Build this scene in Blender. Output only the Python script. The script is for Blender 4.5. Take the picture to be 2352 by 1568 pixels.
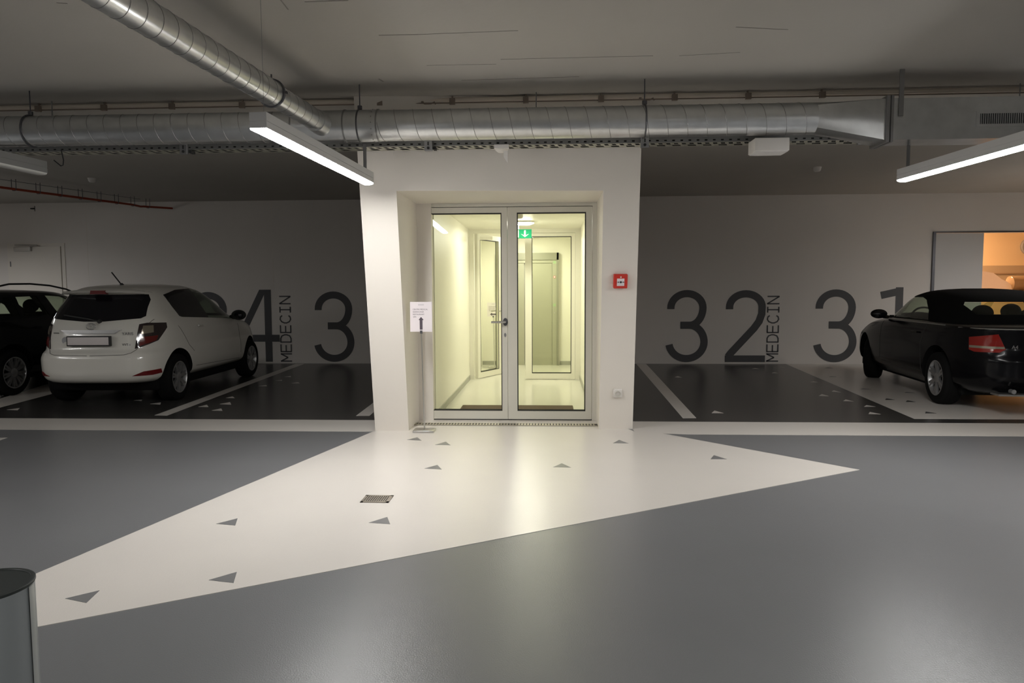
import bpy, bmesh, math, random
from math import pi, sin, cos, radians
from mathutils import Vector, Matrix
from mathutils.bvhtree import BVHTree
random.seed(7)
for o in list(bpy.data.objects):
    bpy.data.objects.remove(o, do_unlink=True)
SC = bpy.context.scene
COL = SC.collection

# ------------------------------------------------------------------ camera
FPX, CX, CY, HCAM = 1620.0, 1176.0, 784.0, 1.4003
PITCH, YAW, ROLL = 0.07255866, 0.05080926, 0.00422765
def rot(p, y, r):
    Rx = Matrix(((1, 0, 0), (0, cos(p), sin(p)), (0, -sin(p), cos(p))))
    Rz = Matrix(((cos(y), -sin(y), 0), (sin(y), cos(y), 0), (0, 0, 1)))
    Ry = Matrix(((cos(r), 0, sin(r)), (0, 1, 0), (-sin(r), 0, cos(r))))
    return Rz @ Rx @ Ry
RM = rot(PITCH, YAW, ROLL)
cam_d = bpy.data.cameras.new('camera'); cam = bpy.data.objects.new('camera', cam_d); COL.objects.link(cam)
cam_d.sensor_width = 36; cam_d.lens = 36 * FPX / 2352; cam_d.clip_start = 0.05
mw = Matrix.Identity(4)
for i in range(3):
    mw[i][0] = RM[i][0]; mw[i][1] = RM[i][2]; mw[i][2] = -RM[i][1]
mw.translation = (0, 0, HCAM)
cam.matrix_world = mw
SC.camera = cam
def on(px, py, x=None, y=None, z=None):
    """place in the room seen at a photo point, on a plane of the room"""
    d = RM @ Vector(((px - CX) / FPX, 1, -(py - CY) / FPX))
    if x is not None: t = x / d.x
    elif y is not None: t = y / d.y
    else: t = (z - HCAM) / d.z
    return Vector((0, 0, HCAM)) + d * t
def fl(px, py): return on(px, py, z=0)

# ------------------------------------------------------------------ world, view
w = bpy.data.worlds.new('world'); SC.world = w; w.use_nodes = True
w.node_tree.nodes['Background'].inputs[0].default_value = (0.5, 0.5, 0.5, 1)
w.node_tree.nodes['Background'].inputs[1].default_value = 0.0
SC.view_settings.view_transform = 'Standard'; SC.view_settings.look = 'None'
SC.view_settings.gamma = 1; SC.view_settings.use_curve_mapping = False
SC.view_settings.exposure = 0.3
LAMP = 80.0          # garage luminaires
CORR = 120.0          # corridor luminaires
WARM = 140.0          # warm side room

# ------------------------------------------------------------------ materials
def mat(name, col, rough=.5, metal=0., spec=.5, noise=0., nscale=20., bump=0., bscale=40., coat=0., emit=None, estr=0., alpha=None):
    m = bpy.data.materials.new(name); m.use_nodes = True
    nt = m.node_tree; b = nt.nodes['Principled BSDF']
    b.inputs['Base Color'].default_value = (*col, 1)
    b.inputs['Roughness'].default_value = rough
    b.inputs['Metallic'].default_value = metal
    b.inputs['Specular IOR Level'].default_value = spec
    if coat: b.inputs['Coat Weight'].default_value = coat; b.inputs['Coat Roughness'].default_value = .06
    tc = None
    if noise or bump: tc = nt.nodes.new('ShaderNodeTexCoord')
    if noise:
        n = nt.nodes.new('ShaderNodeTexNoise'); n.inputs['Scale'].default_value = nscale; n.inputs['Detail'].default_value = 6
        nt.links.new(tc.outputs['Object'], n.inputs['Vector'])
        r = nt.nodes.new('ShaderNodeMix'); r.data_type = 'RGBA'
        r.inputs['A'].default_value = tuple(c * (1 - noise) for c in col) + (1,)
        r.inputs['B'].default_value = tuple(min(1, c * (1 + noise)) for c in col) + (1,)
        nt.links.new(n.outputs['Fac'], r.inputs['Factor']); nt.links.new(r.outputs['Result'], b.inputs['Base Color'])
    if bump:
        n = nt.nodes.new('ShaderNodeTexNoise'); n.inputs['Scale'].default_value = bscale; n.inputs['Detail'].default_value = 4
        nt.links.new(tc.outputs['Object'], n.inputs['Vector'])
        bp = nt.nodes.new('ShaderNodeBump'); bp.inputs['Strength'].default_value = bump; bp.inputs['Distance'].default_value = .01
        nt.links.new(n.outputs['Fac'], bp.inputs['Height']); nt.links.new(bp.outputs['Normal'], b.inputs['Normal'])
    if emit:
        b.inputs['Emission Color'].default_value = (*emit, 1); b.inputs['Emission Strength'].default_value = estr
    return m
def glassmat(name, tint, refl=.06, rough=.0):
    m = bpy.data.materials.new(name); m.use_nodes = True; nt = m.node_tree
    for n in list(nt.nodes): nt.nodes.remove(n)
    out = nt.nodes.new('ShaderNodeOutputMaterial'); mx = nt.nodes.new('ShaderNodeMixShader')
    tr = nt.nodes.new('ShaderNodeBsdfTransparent'); tr.inputs[0].default_value = (*tint, 1)
    gl = nt.nodes.new('ShaderNodeBsdfGlossy'); gl.inputs['Roughness'].default_value = rough
    lw = nt.nodes.new('ShaderNodeLayerWeight'); pw = nt.nodes.new('ShaderNodeMath'); pw.operation = 'POWER'; pw.inputs[1].default_value = 5
    ma = nt.nodes.new('ShaderNodeMath'); ma.operation = 'MULTIPLY_ADD'; ma.inputs[1].default_value = .9; ma.inputs[2].default_value = refl * .6
    nt.links.new(lw.outputs['Facing'], pw.inputs[0]); nt.links.new(pw.outputs[0], ma.inputs[0]); nt.links.new(ma.outputs[0], mx.inputs[0]); nt.links.new(tr.outputs[0], mx.inputs[1]); nt.links.new(gl.outputs[0], mx.inputs[2])
    nt.links.new(mx.outputs[0], out.inputs[0])
    return m
def emis(name, col, s):
    return mat(name, (.8, .8, .8), .4, emit=col, estr=s)
M = {}
M['floor'] = mat('grey_epoxy', (.180, .183, .188), .3, noise=.08, nscale=1.3, bump=.12, bscale=170, spec=.5)
M['bay'] = mat('dark_epoxy', (.046, .044, .042), .26, noise=.12, nscale=2, bump=.05, bscale=90)
M['fwhite'] = mat('white_floor_paint', (.73, .69, .64), .27, noise=.03, nscale=2, bump=.08, bscale=150)
M['fmark'] = mat('grey_mark_paint', (.20, .20, .20), .35)
M['fmarkd'] = mat('dark_mark_paint', (.06, .06, .06), .35)
M['wall'] = mat('white_wall_paint', (.79, .745, .68), .7, noise=.03, nscale=1.2, bump=.04, bscale=60)
M['wallb'] = mat('back_wall_paint', (.76, .72, .68), .7, noise=.04, nscale=1.0, bump=.04, bscale=60)
M['cream'] = mat('cream_corridor_paint', (.86, .84, .74), .45, noise=.02, nscale=1.5)
M['number'] = mat('charcoal_number_paint', (.085, .085, .09), .6)
M['frame'] = mat('door_frame_enamel', (.68, .66, .58), .4)
M['framei'] = mat('inner_frame_enamel', (.82, .80, .70), .4)
M['gasket'] = mat('black_gasket', (.02, .02, .02), .6)
M['glass'] = glassmat('clear_glass', (.97, .98, .93), .025)
M['galv'] = mat('galvanised_steel', (.64, .65, .65), .30, .92, noise=.18, nscale=9)
M['galvd'] = mat('galvanised_seam', (.33, .33, .33), .4, .9)
M['tray'] = mat('tray_steel', (.60, .59, .50), .4, .8)
M['trayd'] = mat('tray_flange_steel', (.22, .22, .215), .5, .7)
M['black'] = mat('black_plastic', (.02, .02, .02), .5)
M['rubber'] = mat('tyre_rubber', (.007, .007, .007), .9, spec=.15)
M['cavity'] = mat('car_interior_black', (.008, .008, .008), .9, spec=.1)
M['seat'] = mat('seat_cloth', (.012, .012, .013), .9, spec=.1)
M['lampbody'] = mat('lamp_housing', (.62, .62, .62), .45)
M['lampoff'] = mat('shaded_lamp_housing', (.15, .15, .145), .5)  # darker copy of the lamp housing, its shade put into the colour
M['lens'] = emis('lamp_lens_lit', (1.0, .985, .965), LAMP)
M['lensoff'] = mat('lamp_lens_unlit', (.5, .5, .48), .4)
M['corlamp'] = emis('corridor_lens', (1, .96, .84), CORR)
M['steel'] = mat('brushed_steel', (.55, .54, .52), .3, .9)
M['darksteel'] = mat('dark_steel', (.12, .12, .13), .4, .7)
M['paper'] = mat('white_paper', (.80, .74, .76), .7)
M['ink'] = mat('grey_ink', (.09, .07, .09), .7)
M['inkl'] = mat('light_ink', (.45, .42, .44), .7)
M['red'] = mat('red_plastic', (.62, .035, .02), .4)
M['whitep'] = mat('white_plastic', (.75, .72, .68), .45)
M['chrome'] = mat('chrome', (.75, .75, .75), .22, .85)
M['orange'] = mat('orange_conduit', (.33, .045, .015), .5)
M['lift'] = mat('lift_enamel', (.42, .42, .32), .4, .2)
M['liftd'] = mat('lift_frame_enamel', (.30, .30, .23), .4, .2)
M['greyskirt'] = mat('grey_skirting', (.38, .38, .32), .5)
M['corfloor'] = mat('corridor_floor', (.66, .65, .57), .16, noise=.03, nscale=2)
M['matc'] = mat('brown_doormat', (.13, .09, .055), .95, bump=.6, bscale=400)
M['green'] = mat('green_sign', (.004, .09, .04), .7, spec=.05)
M['greenl'] = mat('pale_green_sign', (.38, .52, .30), .7, spec=.05)
M['ceil'] = mat('ceiling_concrete', (.46, .438, .40), .85, noise=.06, nscale=1.3, bump=.12, bscale=25)
M['ceilseam'] = mat('ceiling_formwork_mark', (.28, .26, .235), .9)
M['pipe'] = mat('cream_pipe', (.80, .72, .62), .5)
M['brown'] = mat('brown_clip', (.26, .21, .17), .6)
M['bin'] = mat('bin_grey', (.27, .29, .295), .4, .3)
M['binedge'] = mat('bin_edge_trim', (.42, .44, .43), .35, .4)

# ------------------------------------------------------------------ mesh helpers
class MB:
    def __init__(s): s.bm = bmesh.new(); s.mi = 0
    def _f(s, vs):
        try:
            f = s.bm.faces.new(vs); f.material_index = s.mi; return f
        except ValueError: return None
    def box(s, a, b, bev=0.):
        x0, x1 = sorted((a[0], b[0])); y0, y1 = sorted((a[1], b[1])); z0, z1 = sorted((a[2], b[2]))
        v = [s.bm.verts.new(p) for p in ((x0, y0, z0), (x1, y0, z0), (x1, y1, z0), (x0, y1, z0), (x0, y0, z1), (x1, y0, z1), (x1, y1, z1), (x0, y1, z1))]
        fs = [s._f([v[i] for i in q]) for q in ((3, 2, 1, 0), (4, 5, 6, 7), (0, 1, 5, 4), (1, 2, 6, 5), (2, 3, 7, 6), (3, 0, 4, 7))]
        if bev:
            es = list({e for f in fs for e in f.edges})
            r = bmesh.ops.bevel(s.bm, geom=es, offset=bev, segments=3, affect='EDGES', profile=.5)
            for f in r['faces']: f.material_index = s.mi
        return s
    def hexa(s, p):   # 8 points, bottom ring then top ring
        v = [s.bm.verts.new(q) for q in p]
        for q in ((3, 2, 1, 0), (4, 5, 6, 7), (0, 1, 5, 4), (1, 2, 6, 5), (2, 3, 7, 6), (3, 0, 4, 7)): s._f([v[i] for i in q])
        return s
    def prism(s, pts, off):  # planar polygon of 3d pts extruded by vector
        off = Vector(off)
        a = [s.bm.verts.new(p) for p in pts]; b = [s.bm.verts.new(Vector(p) + off) for p in pts]
        s._f(a); s._f(b[::-1]); n = len(a)
        for i in range(n): s._f([a[i], b[i], b[(i + 1) % n], a[(i + 1) % n]])
        return s
    def tube(s, path, r, n=12, caps=True, closed=False):
        path = [Vector(p) for p in path]; rings = []; N = len(path)
        up = None
        for i, p in enumerate(path):
            if closed: t = path[(i + 1) % N] - path[i - 1]
            else: t = (path[min(i + 1, N - 1)] - path[max(i - 1, 0)])
            t.normalize()
            if up is None: up = Vector((0, 0, 1)) if abs(t.z) < .9 else Vector((1, 0, 0))
            a = t.cross(up).normalized(); b = a.cross(t).normalized(); up = b
            rr = r[i] if isinstance(r, (list, tuple)) else r
            rings.append([s.bm.verts.new(p + (a * cos(2 * pi * k / n) + b * sin(2 * pi * k / n)) * rr) for k in range(n)])
        for i in range(N if closed else N - 1):
            A, Bq = rings[i], rings[(i + 1) % N]
            for k in range(n): s._f([A[k], A[(k + 1) % n], Bq[(k + 1) % n], Bq[k]])
        if caps and not closed: s._f(rings[0][::-1]); s._f(rings[-1])
        return s
    def lathe(s, prof, n=32, mtx=None, caps=True, a0=0, a1=2 * pi):
        mtx = mtx or Matrix.Identity(4); full = abs(a1 - a0 - 2 * pi) < 1e-6
        m = n if full else n + 1; rings = []
        for (r, z) in prof:
            rings.append([s.bm.verts.new(mtx @ Vector((r * cos(a0 + (a1 - a0) * k / n), r * sin(a0 + (a1 - a0) * k / n), z))) for k in range(m)])
        for i in range(len(rings) - 1):
            for k in range(n): s._f([rings[i][k], rings[i][(k + 1) % m], rings[i + 1][(k + 1) % m], rings[i + 1][k]])
        if caps and full: s._f(rings[0][::-1]); s._f(rings[-1])
        return s
    def ribbon(s, pts, wd, off, nrm):   # flat stroke in the plane with normal nrm, thick by off
        pts = [Vector(p) for p in pts]; nrm = Vector(nrm).normalized(); L = []; R = []
        for i, p in enumerate(pts):
            t1 = (pts[i] - pts[i - 1]).normalized() if i else None
            t2 = (pts[i + 1] - pts[i]).normalized() if i < len(pts) - 1 else None
            t = (t1 + t2).normalized() if t1 and t2 else (t1 or t2)
            sd = nrm.cross(t).normalized(); k = 1.
            if t1 and t2: k = 1 / max(.5, t.dot(t1))
            L.append(p + sd * wd / 2 * k); R.append(p - sd * wd / 2 * k)
        off = Vector(off)
        for i in range(len(pts) - 1):
            q = [L[i], L[i + 1], R[i + 1], R[i]]
            s.hexa([*q, *[v + off for v in q]])
        return s
    def sphere(s, c, r, n=16, sc=(1, 1, 1)):
        g = bmesh.ops.create_uvsphere(s.bm, u_segments=n, v_segments=n // 2, radius=1, matrix=Matrix.Translation(c) @ Matrix.Diagonal((r * sc[0], r * sc[1], r * sc[2], 1)))
        for v in g['verts']:
            for f in v.link_faces: f.material_index = s.mi
        return s
    def obj(s, name, mats, parent=None, smooth=False, ang=40):
        bmesh.ops.recalc_face_normals(s.bm, faces=s.bm.faces[:])
        me = bpy.data.meshes.new(name); s.bm.to_mesh(me); s.bm.free()
        if not isinstance(mats, (list, tuple)): mats = [mats]
        for m in mats: me.materials.append(m)
        if smooth:
            me.polygons.foreach_set('use_smooth', [True] * len(me.polygons))
            me.set_sharp_from_angle(angle=radians(ang))
        o = bpy.data.objects.new(name, me); COL.objects.link(o)
        if parent:
            o.parent = parent
        return o
def empty(name, loc=(0, 0, 0), rz=0):
    o = bpy.data.objects.new(name, None); COL.objects.link(o); o.location = loc; o.rotation_euler = (0, 0, rz); o.empty_display_size = .1
    return o
def tag(o, label=None, cat=None, group=None, kind=None):
    if label: o['label'] = label
    if cat: o['category'] = cat
    if group: o['group'] = group
    if kind: o['kind'] = kind
    return o
def struct(o): o['kind'] = 'structure'; return o
def copytree(o, parent=None):
    c = o.copy(); COL.objects.link(c)
    if parent: c.parent = parent
    for ch in [x for x in bpy.data.objects if x.parent == o]: copytree(ch, c)
    return c
def arc(cx, cy, rx, ry, a0, a1, n=14):
    return [(cx + rx * cos(radians(a0 + (a1 - a0) * i / n)), cy + ry * sin(radians(a0 + (a1 - a0) * i / n))) for i in range(n + 1)]
def textmesh(body, size, mtx, m, name, parent, thick=.0006):
    cu = bpy.data.curves.new('t', 'FONT'); cu.body = body; cu.size = size; cu.extrude = thick; cu.align_x = 'CENTER'
    o = bpy.data.objects.new('t', cu); COL.objects.link(o)
    dg = bpy.context.evaluated_depsgraph_get(); me = bpy.data.meshes.new_from_object(o.evaluated_get(dg))
    bpy.data.objects.remove(o, do_unlink=True)
    me.transform(mtx); me.materials.clear(); me.materials.append(m)
    ob = bpy.data.objects.new(name, me); COL.objects.link(ob); ob.parent = parent
    return ob
XZ = Matrix(((1, 0, 0, 0), (0, 0, -1, 0), (0, 1, 0, 0), (0, 0, 0, 1)))   # text facing -y

# ------------------------------------------------------------------ room shell
YB, ZC = 13.40, 3.13           # back wall, ceiling
X0, X1, YF = -14.0, 13.0, -6.0
def quadbox(name, a, b, m): return struct(MB().box(a, b).obj(name, m))
mb = MB(); mb.box((X0, YF, -.1), (X1, YB + 3.4, 0)); floor = struct(mb.obj('floor', M['floor']))
wl = quadbox('wall_left', (X0 - .2, YF, 0), (X0, YB, ZC), M['wall'])
quadbox('wall_right', (X1, YF, 0), (X1 + .2, YB, ZC), M['wall'])
quadbox('wall_front', (X0, YF - .2, 0), (X1, YF, ZC), M['wall'])
# ceiling with faint formwork marks
mb = MB(); mb.box((X0, YF, ZC), (X1, YB + .2, ZC + .2)); mb.mi = 1
for (p, q, wd) in [((645, 0), (662, 22), .008), ((700, 4), (800, 1), .008), ((960, 79), (1190, 70), .005), ((870, 81), (960, 79), .009), ((1060, 184), (1330, 176), .005), ((1690, 62), (1810, 68), .006),
                   ((870, 181), (880, 187), .012), ((1150, 136), (1500, 128), .004), ((130, 6), (155, 8), .008), ((1560, 128), (1700, 120), .003), ((980, 150), (1140, 147), .003)]:
    a, b = on(*p, z=ZC), on(*q, z=ZC)
    mb.ribbon([a, b], wd, (0, 0, -.002), (0, 0, 1))
struct(mb.obj('ceiling', [M['ceil'], M['ceilseam']]))
# back wall with doorway opening on the right
OX0, OZ = on(2146, 560, y=YB).x, on(2200, 534, y=YB).z
mb = MB()
mb.box((X0, YB, 0), (OX0, YB + .2, ZC)); mb.box((OX0, YB, OZ), (8.95, YB + .2, ZC)); mb.box((8.95, YB, 0), (X1, YB + .2, ZC))
wb = struct(mb.obj('wall_back', M['wallb']))
wb_seams = [605, 1320]

# ---- painted floor zones and marks (parts of the floor)
def fpoly(name, pts, m, z0=0.0, th=.0012, parent=floor):
    pts = [(p[0], p[1], z0) for p in pts]
    return MB().prism(pts, (0, 0, th)).obj(name, m, parent)
YS0, YS1 = 6.85, 7.49
xbl = fl(862, 989.5).x; xbr = fl(1453, 985).x
# dark bays behind the stripe
fpoly('bay_paint', [(X0, YS1), (X1, YS1), (X1, YB), (X0, YB)], M['bay'])
fpoly('white_stripe', [(X0, YS0), (xbl, YS0 + .02), (xbl, YS1), (X0, YS1)], M['fwhite'])
fpoly('white_stripe', [(xbr, YS0 + .05), (xbr + .5, YS0 - .02), (X1, YS0 - .02), (X1, YS1), (xbr, YS1)], M['fwhite'], 0, .0014)
zone = [fl(862, 989), fl(-300, 1479), fl(-300, 1513.6), fl(1974, 1079), fl(1514, 994)]
zone = [zone[0], zone[1], zone[2], zone[3], zone[4], Vector((xbr, YS0 + .1, 0)), Vector((xbr - .25, 7.6, 0)), Vector((xbl + .2, 7.6, 0))]
fpoly('white_zone', zone, M['fwhite'], 0, .0022)
# white bay 31
c = [fl(1805, 836), fl(2100, 962), Vector((X1, fl(2200, 962).y, 0)), Vector((X1, YB, 0)), Vector((fl(1805, 836).x, YB, 0))]
fpoly('white_bay', c, M['fwhite'], .0008)
def band(name, pts, m=M['fwhite']): return fpoly(name, [fl(*p) for p in pts], m, .0008)
band('bay_line', [(0, 936), (118, 905), (200, 881), (190, 860), (105, 883), (-60, 934), (-90, 958)])
band('bay_line', [(354.7, 953.7), (383.5, 954.5), (699, 835.5), (679, 835.5)])
a, b, c2, d2 = fl(817.5, 955), fl(848.6, 955), fl(860, 944.8), fl(858.4, 924)
fpoly('bay_line', [a, b, b + (c2 - b) * 2.2, a + (d2 - a) * 1.4], M['fwhite'], .0008)
band('bay_line', [(1568.6, 960.7), (1599.5, 960.2), (1484, 835.6), (1461.4, 835.6)])
def cv(pts, ox, oy, s): return [(ox + x / s, oy + y / s) for x, y in pts]
tri = []
for t in [((75, 108), (125, 95), (146, 111)), ((213, 132), (265, 117), (288, 134)), ((160, 249), (224, 231), (245, 253)), ((792, 242), (834, 223), (880, 244)), ((1086, 124), (1116, 108), (1162, 125)), ((1565, 203), (1581, 183), (1645, 203))]:
    tri.append((cv(t, 900, 960, 2.138), 'fmark', .0022))
for t in [((1168, 620), (1284, 590), (1271, 629)), ((1992, 614), (2092, 583), (2108, 622)), ((1128, 924), (1280, 880), (1262, 940)), ((352, 1024), (538, 980), (467, 1048))]:
    tri.append((cv(t, 0, 940, 2.352), 'fmark', .0022))
tri.append(([(-60, 1006), (17, 1005), (-8, 1014)], 'fwhite', 0))
for t in [((42, 163), (122, 152), (108, 166)), ((820, 105), (875, 100), (868, 109)), ((920, 127), (988, 118), (984, 131)), ((1215, 145), (1270, 132), (1280, 146)), ((1348, 128), (1412, 116), (1420, 132)), ((1385, 91), (1428, 81), (1442, 92)), ((1298, 167), (1358, 155), (1366, 170))]:
    tri.append((cv(t, 0, 880, 2.6727), 'fwhite', .0008))
for t in [((245, 1137), (330, 1125), (338, 1138)), ((425, 1078), (495, 1070), (497, 1080)), ((595, 1106), (665, 1095), (685, 1108)), ((520, 1038), (590, 1030), (592, 1040))]:
    tri.append((cv(t, 540, 640, 4.61), 'fwhite', .0008))
for t in [((460, 950), (490, 940), (530, 953)), ((815, 1297), (845, 1272), (935, 1297)), ((1395, 910), (1420, 902), (1460, 912)), ((1770, 997), (1800, 990), (1845, 1000)), ((1975, 1088), (1995, 1076), (2065, 1096)), ((1852, 1130), (1880, 1112), (1950, 1133)), ((2085, 1180), (2110, 1164), (2190, 1184)), ((1205, 868), (1235, 862), (1280, 870)), ((1470, 853), (1490, 849), (1520, 855))]:
    tri.append((cv(t, 1440, 640, 4.2), 'fwhite', .0008))
for t in [((405, 1418), (425, 1405), (495, 1417)), ((440, 1472), (450, 1457), (535, 1474))]:
    tri.append((cv(t, 1860, 500, 3.266), 'fwhite', .0008))
for t in [((115, 1127), (135, 1123), (172, 1129)), ((145, 1193), (165, 1188), (200, 1193)), ((380, 1285), (400, 1281), (460, 1288)), ((565, 1367), (575, 1355), (638, 1367)), ((712, 1313), (725, 1307), (785, 1314)), ((720, 1382), (730, 1370), (795, 1382)), ((865, 1468), (870, 1454), (950, 1468))]:
    tri.append((cv(t, 1860, 500, 3.266), 'fmarkd', .002))
for t, mk, z in tri:
    fpoly('triangle_mark', [fl(*p) for p in t], M[mk], z, .0012)

# ---- painted numbers on the back wall (parts of the wall)
NM = (0, -.003, 0)
def strokes(name, paths, x0, z0, k, wd, parent=wb, rotl=False):
    mb = MB(); NM = Vector((0, -.003, 0))
    if len(paths) == 2 and paths is FOUR:
        mb.prism([(x0 + u * k, YB - .001, z0 + v * k) for u, v in ((-48, 703), (24, 703), (-213, 240), (-285, 240))], (0, -.0015, 0))
    for p in paths:
        w_ = wd; NM = NM * 1.3
        if isinstance(p[0], (int, float)): w_, p = p[0], p[1]
        pts = [((x0 - v * k, YB - .001, z0 + u * k) if rotl else (x0 + u * k, YB - .001, z0 + v * k)) for u, v in p]
        mb.ribbon(pts, w_, NM, (0, -1, 0))
    return mb.obj(name, M['number'], parent)
k = .001985
# glyphs in crop units, x from the glyph centre, y up from its base
THREE = [[(-150, 503)] + arc(0, 515, 150, 134, 180, 0, 20) + arc(27, 515, 123, 165, 0, -90, 12)[1:] + [(-59, 350)],
         [(-59, 350)] + [(24, 350)] + arc(24, 190, 141, 160, 90, 0, 12)[1:] + arc(0, 190, 165, 157, 0, -171, 22)[1:]]
TWO = [[(-151, 500)] + arc(0, 520, 151, 125, 180, 0, 20) + [(149, 455), (125, 385), (78, 318), (10, 243), (-130, 88), (-158, 50)], [(.125, [(-187, 32), (187, 32)])][0]]
FOUR = [[(33, 703), (33, 0)], [(-285, 230), (142, 230)]]
ONE = [[(28, 700), (28, 0)], [(-140, 625), (40, 665)]]
def digit(glyph, px, name): strokes(name, glyph, on(px, 755, y=YB).x, .035, k, .135)
digit(THREE, 1577, 'painted_digit_three'); digit(TWO, 1712, 'painted_digit_two')
digit(THREE, 1918, 'painted_digit_three'); digit(ONE, 2056, 'painted_digit_one')
digit(THREE, 767, 'painted_digit_three'); digit(FOUR, 609, 'painted_digit_four'); digit(THREE, 480, 'painted_digit_three')
h = .22
LET = {'M': [[(0, 0), (0, 1)], [(0, .98), (.5, .35)], [(.5, .35), (1, .98)], [(1, 1), (1, 0)]], 'E': [[(0, 0), (0, 1)], [(0, .96), (1, .96)], [(0, .5), (.9, .5)], [(0, .04), (1, .04)]],
       'D': [[(0, .96), (.5, .96), (.85, .85), (1, .6), (1, .4), (.85, .15), (.5, .04), (0, .04)], [(0, 0), (0, 1)]], 'C': [[(1, .78), (.85, .92), (.5, .97), (.18, .85), (0, .6), (0, .4), (.18, .15), (.5, .03), (.85, .08), (1, .22)]],
       'I': [[(.5, 0), (.5, 1)], [(.1, .96), (.9, .96)], [(.1, .04), (.9, .04)]], 'N': [[(0, 0), (0, 1)], [(0, 1), (1, 0)], [(1, 0), (1, 1)]]}
def word(px):
    mb = MB(); p0 = on(px, 829, y=YB); p1 = on(px - 3, 680, y=YB); L = (p1.z - p0.z); pit = L / 6.78
    for i, ch in enumerate('MEDECIN'):
        for st in LET[ch]:
            mb.ribbon([(p0.x - v * h, YB - .001, p0.z + i * pit + u * pit * .76) for u, v in st], .024, NM, (0, -1, 0))
    mb.obj('painted_word', M['number'], wb)
word(1787); word(671)
# panel joints of the back wall
mb = MB()
for px in (204, 1205, 1338, 628):
    x = on(px, 640, y=YB).x
    mb.box((x - .004, YB - .002, 1.4), (x + .004, YB, ZC - .01))
mb.obj('wall_joint', M['wall'], wb)

# ------------------------------------------------------------------ entrance block
A = fl(862, 989.5); Bp = fl(1453, 985)
def fy(x, z): return A.y + (x - A.x) * (Bp.y - A.y) / (Bp.x - A.x) - .178 * z   # leaning front face
RX0, RX1, RZ = -1.391, .515, 2.316        # recess
YD = 7.52                                 # door plane
CZ = 2.345                                # corridor ceiling
WXL, WXR = A.x, Bp.x
mb = MB()
def slab(x0, x1, z0, z1, back=YD - .02):
    mb.hexa([(x0, fy(x0, z0), z0), (x1, fy(x1, z0), z0), (x1, back, z0), (x0, back, z0), (x0, fy(x0, z1), z1), (x1, fy(x1, z1), z1), (x1, back, z1), (x0, back, z1)])
slab(WXL, RX0, 0, RZ); slab(RX1, WXR, 0, RZ); slab(WXL, WXR, RZ, ZC)
struct(mb.obj('wall_entrance', M['wall']))
# side walls of the block, corridor lining
CXL, CXR = -1.235, .515
YI = 11.0; YE = 13.17
quadbox('wall_block_left', (WXL, YD - .02, 0), (CXL - .0, YB - .0, ZC), M['wall'])
quadbox('wall_block_right', (CXR, YD - .02, 0), (WXR, YB, ZC), M['wall'])
LX0, LX1 = -1.235, .515
struct(MB().box((CXL - .002, YD + .1, 0), (CXL + .01, YE, CZ)).obj('wall_corridor_left', M['cream']))
struct(MB().box((CXR - .01, YD + .1, 0), (CXR + .002, YE, CZ)).obj('wall_corridor_right', M['cream']))
struct(MB().box((CXL, YD - .02, CZ), (CXR, YE, CZ + .12)).obj('ceiling_corridor', M['cream']))
struct(MB().box((CXL, YE, 0), (CXR, YB - .01, CZ)).obj('wall_lobby', M['cream']))
fpoly('corridor_floor', [(CXL, YD + .02), (CXR, YD + .02), (CXR, YE), (CXL, YE)], M['corfloor'], 0, .003)
mb = MB(); mb.box((CXL + .01, YD + .12, .003), (CXL + .022, YI - .04, .075)); struct(mb.obj('baseboard_left', M['greyskirt']))
mb = MB(); mb.box((CXR - .022, YD + .12, .003), (CXR - .01, YI - .04, .075)); struct(mb.obj('baseboard_right', M['greyskirt']))
mb = MB(); mb.box((CXL + .012, YE - .012, .003), (-.92, YE, .075)); mb.box((.23, YE - .012, .003), (CXR - .012, YE, .075)); struct(mb.obj('baseboard_back', M['greyskirt']))

# ------------------------------------------------------------------ double glazed entrance door
def leaf(parent, x0, x1, y, z0, z1, gx0, gx1, gz0, gz1, m, th=.06, name='door_leaf'):
    mb = MB(); mb.box((x0, y, z0), (gx0, y + th, z1)); mb.box((gx1, y, z0), (x1, y + th, z1)); mb.box((gx0, y, z0), (gx1, y + th, gz0)); mb.box((gx0, y, gz1), (gx1, y + th, z1))
    o = mb.obj(name, m, parent)
    g = .009; mb = MB()
    for yy in (y - .001, y + th - .004):
        mb.box((gx0, yy, gz0), (gx0 + g, yy + .005, gz1)); mb.box((gx1 - g, yy, gz0), (gx1, yy + .005, gz1)); mb.box((gx0, yy, gz0), (gx1, yy + .005, gz0 + g)); mb.box((gx0, yy, gz1 - g), (gx1, yy + .005, gz1))
    mb.obj('gasket', M['gasket'], o)
    MB().box((gx0, y + th * .42, gz0), (gx1, y + th * .58, gz1)).obj('glass_pane', M['glass'], o)
    return o
d1 = struct(empty('door_1', (0, 0, 0)))
LZ = 2.275
mb = MB()
mb.box((RX0, YD - .01, 0), (-1.344, YD + .08, CZ)); mb.box((.471, YD - .01, 0), (RX1, YD + .08, CZ)); mb.box((-1.344, YD - .01, LZ + .006), (.471, YD + .08, CZ))
mb.mi = 1; mb.box((-1.344, YD + .02, .0), (.471, YD + .06, .012)); mb.box((-1.346, YD + .03, LZ), (.473, YD + .06, LZ + .007))
mb.obj('door_frame', [M['frame'], M['gasket']], d1)
lf = leaf(d1, -1.339, -.4295, YD, .014, LZ, -1.278, -.489, .104, 2.217, M['frame'])
rf = leaf(d1, -.4255, .466, YD, .014, LZ, -.326, .402, .103, 2.217, M['frame'])
hz = 1.063
mb = MB(); mb.tube([(-.455, YD - .001, hz), (-.455, YD - .055, hz), (-.475, YD - .06, hz), (-.60, YD - .06, hz)], .0115, 12)
mb.obj('door_handle', M['steel'], lf, True)
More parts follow.
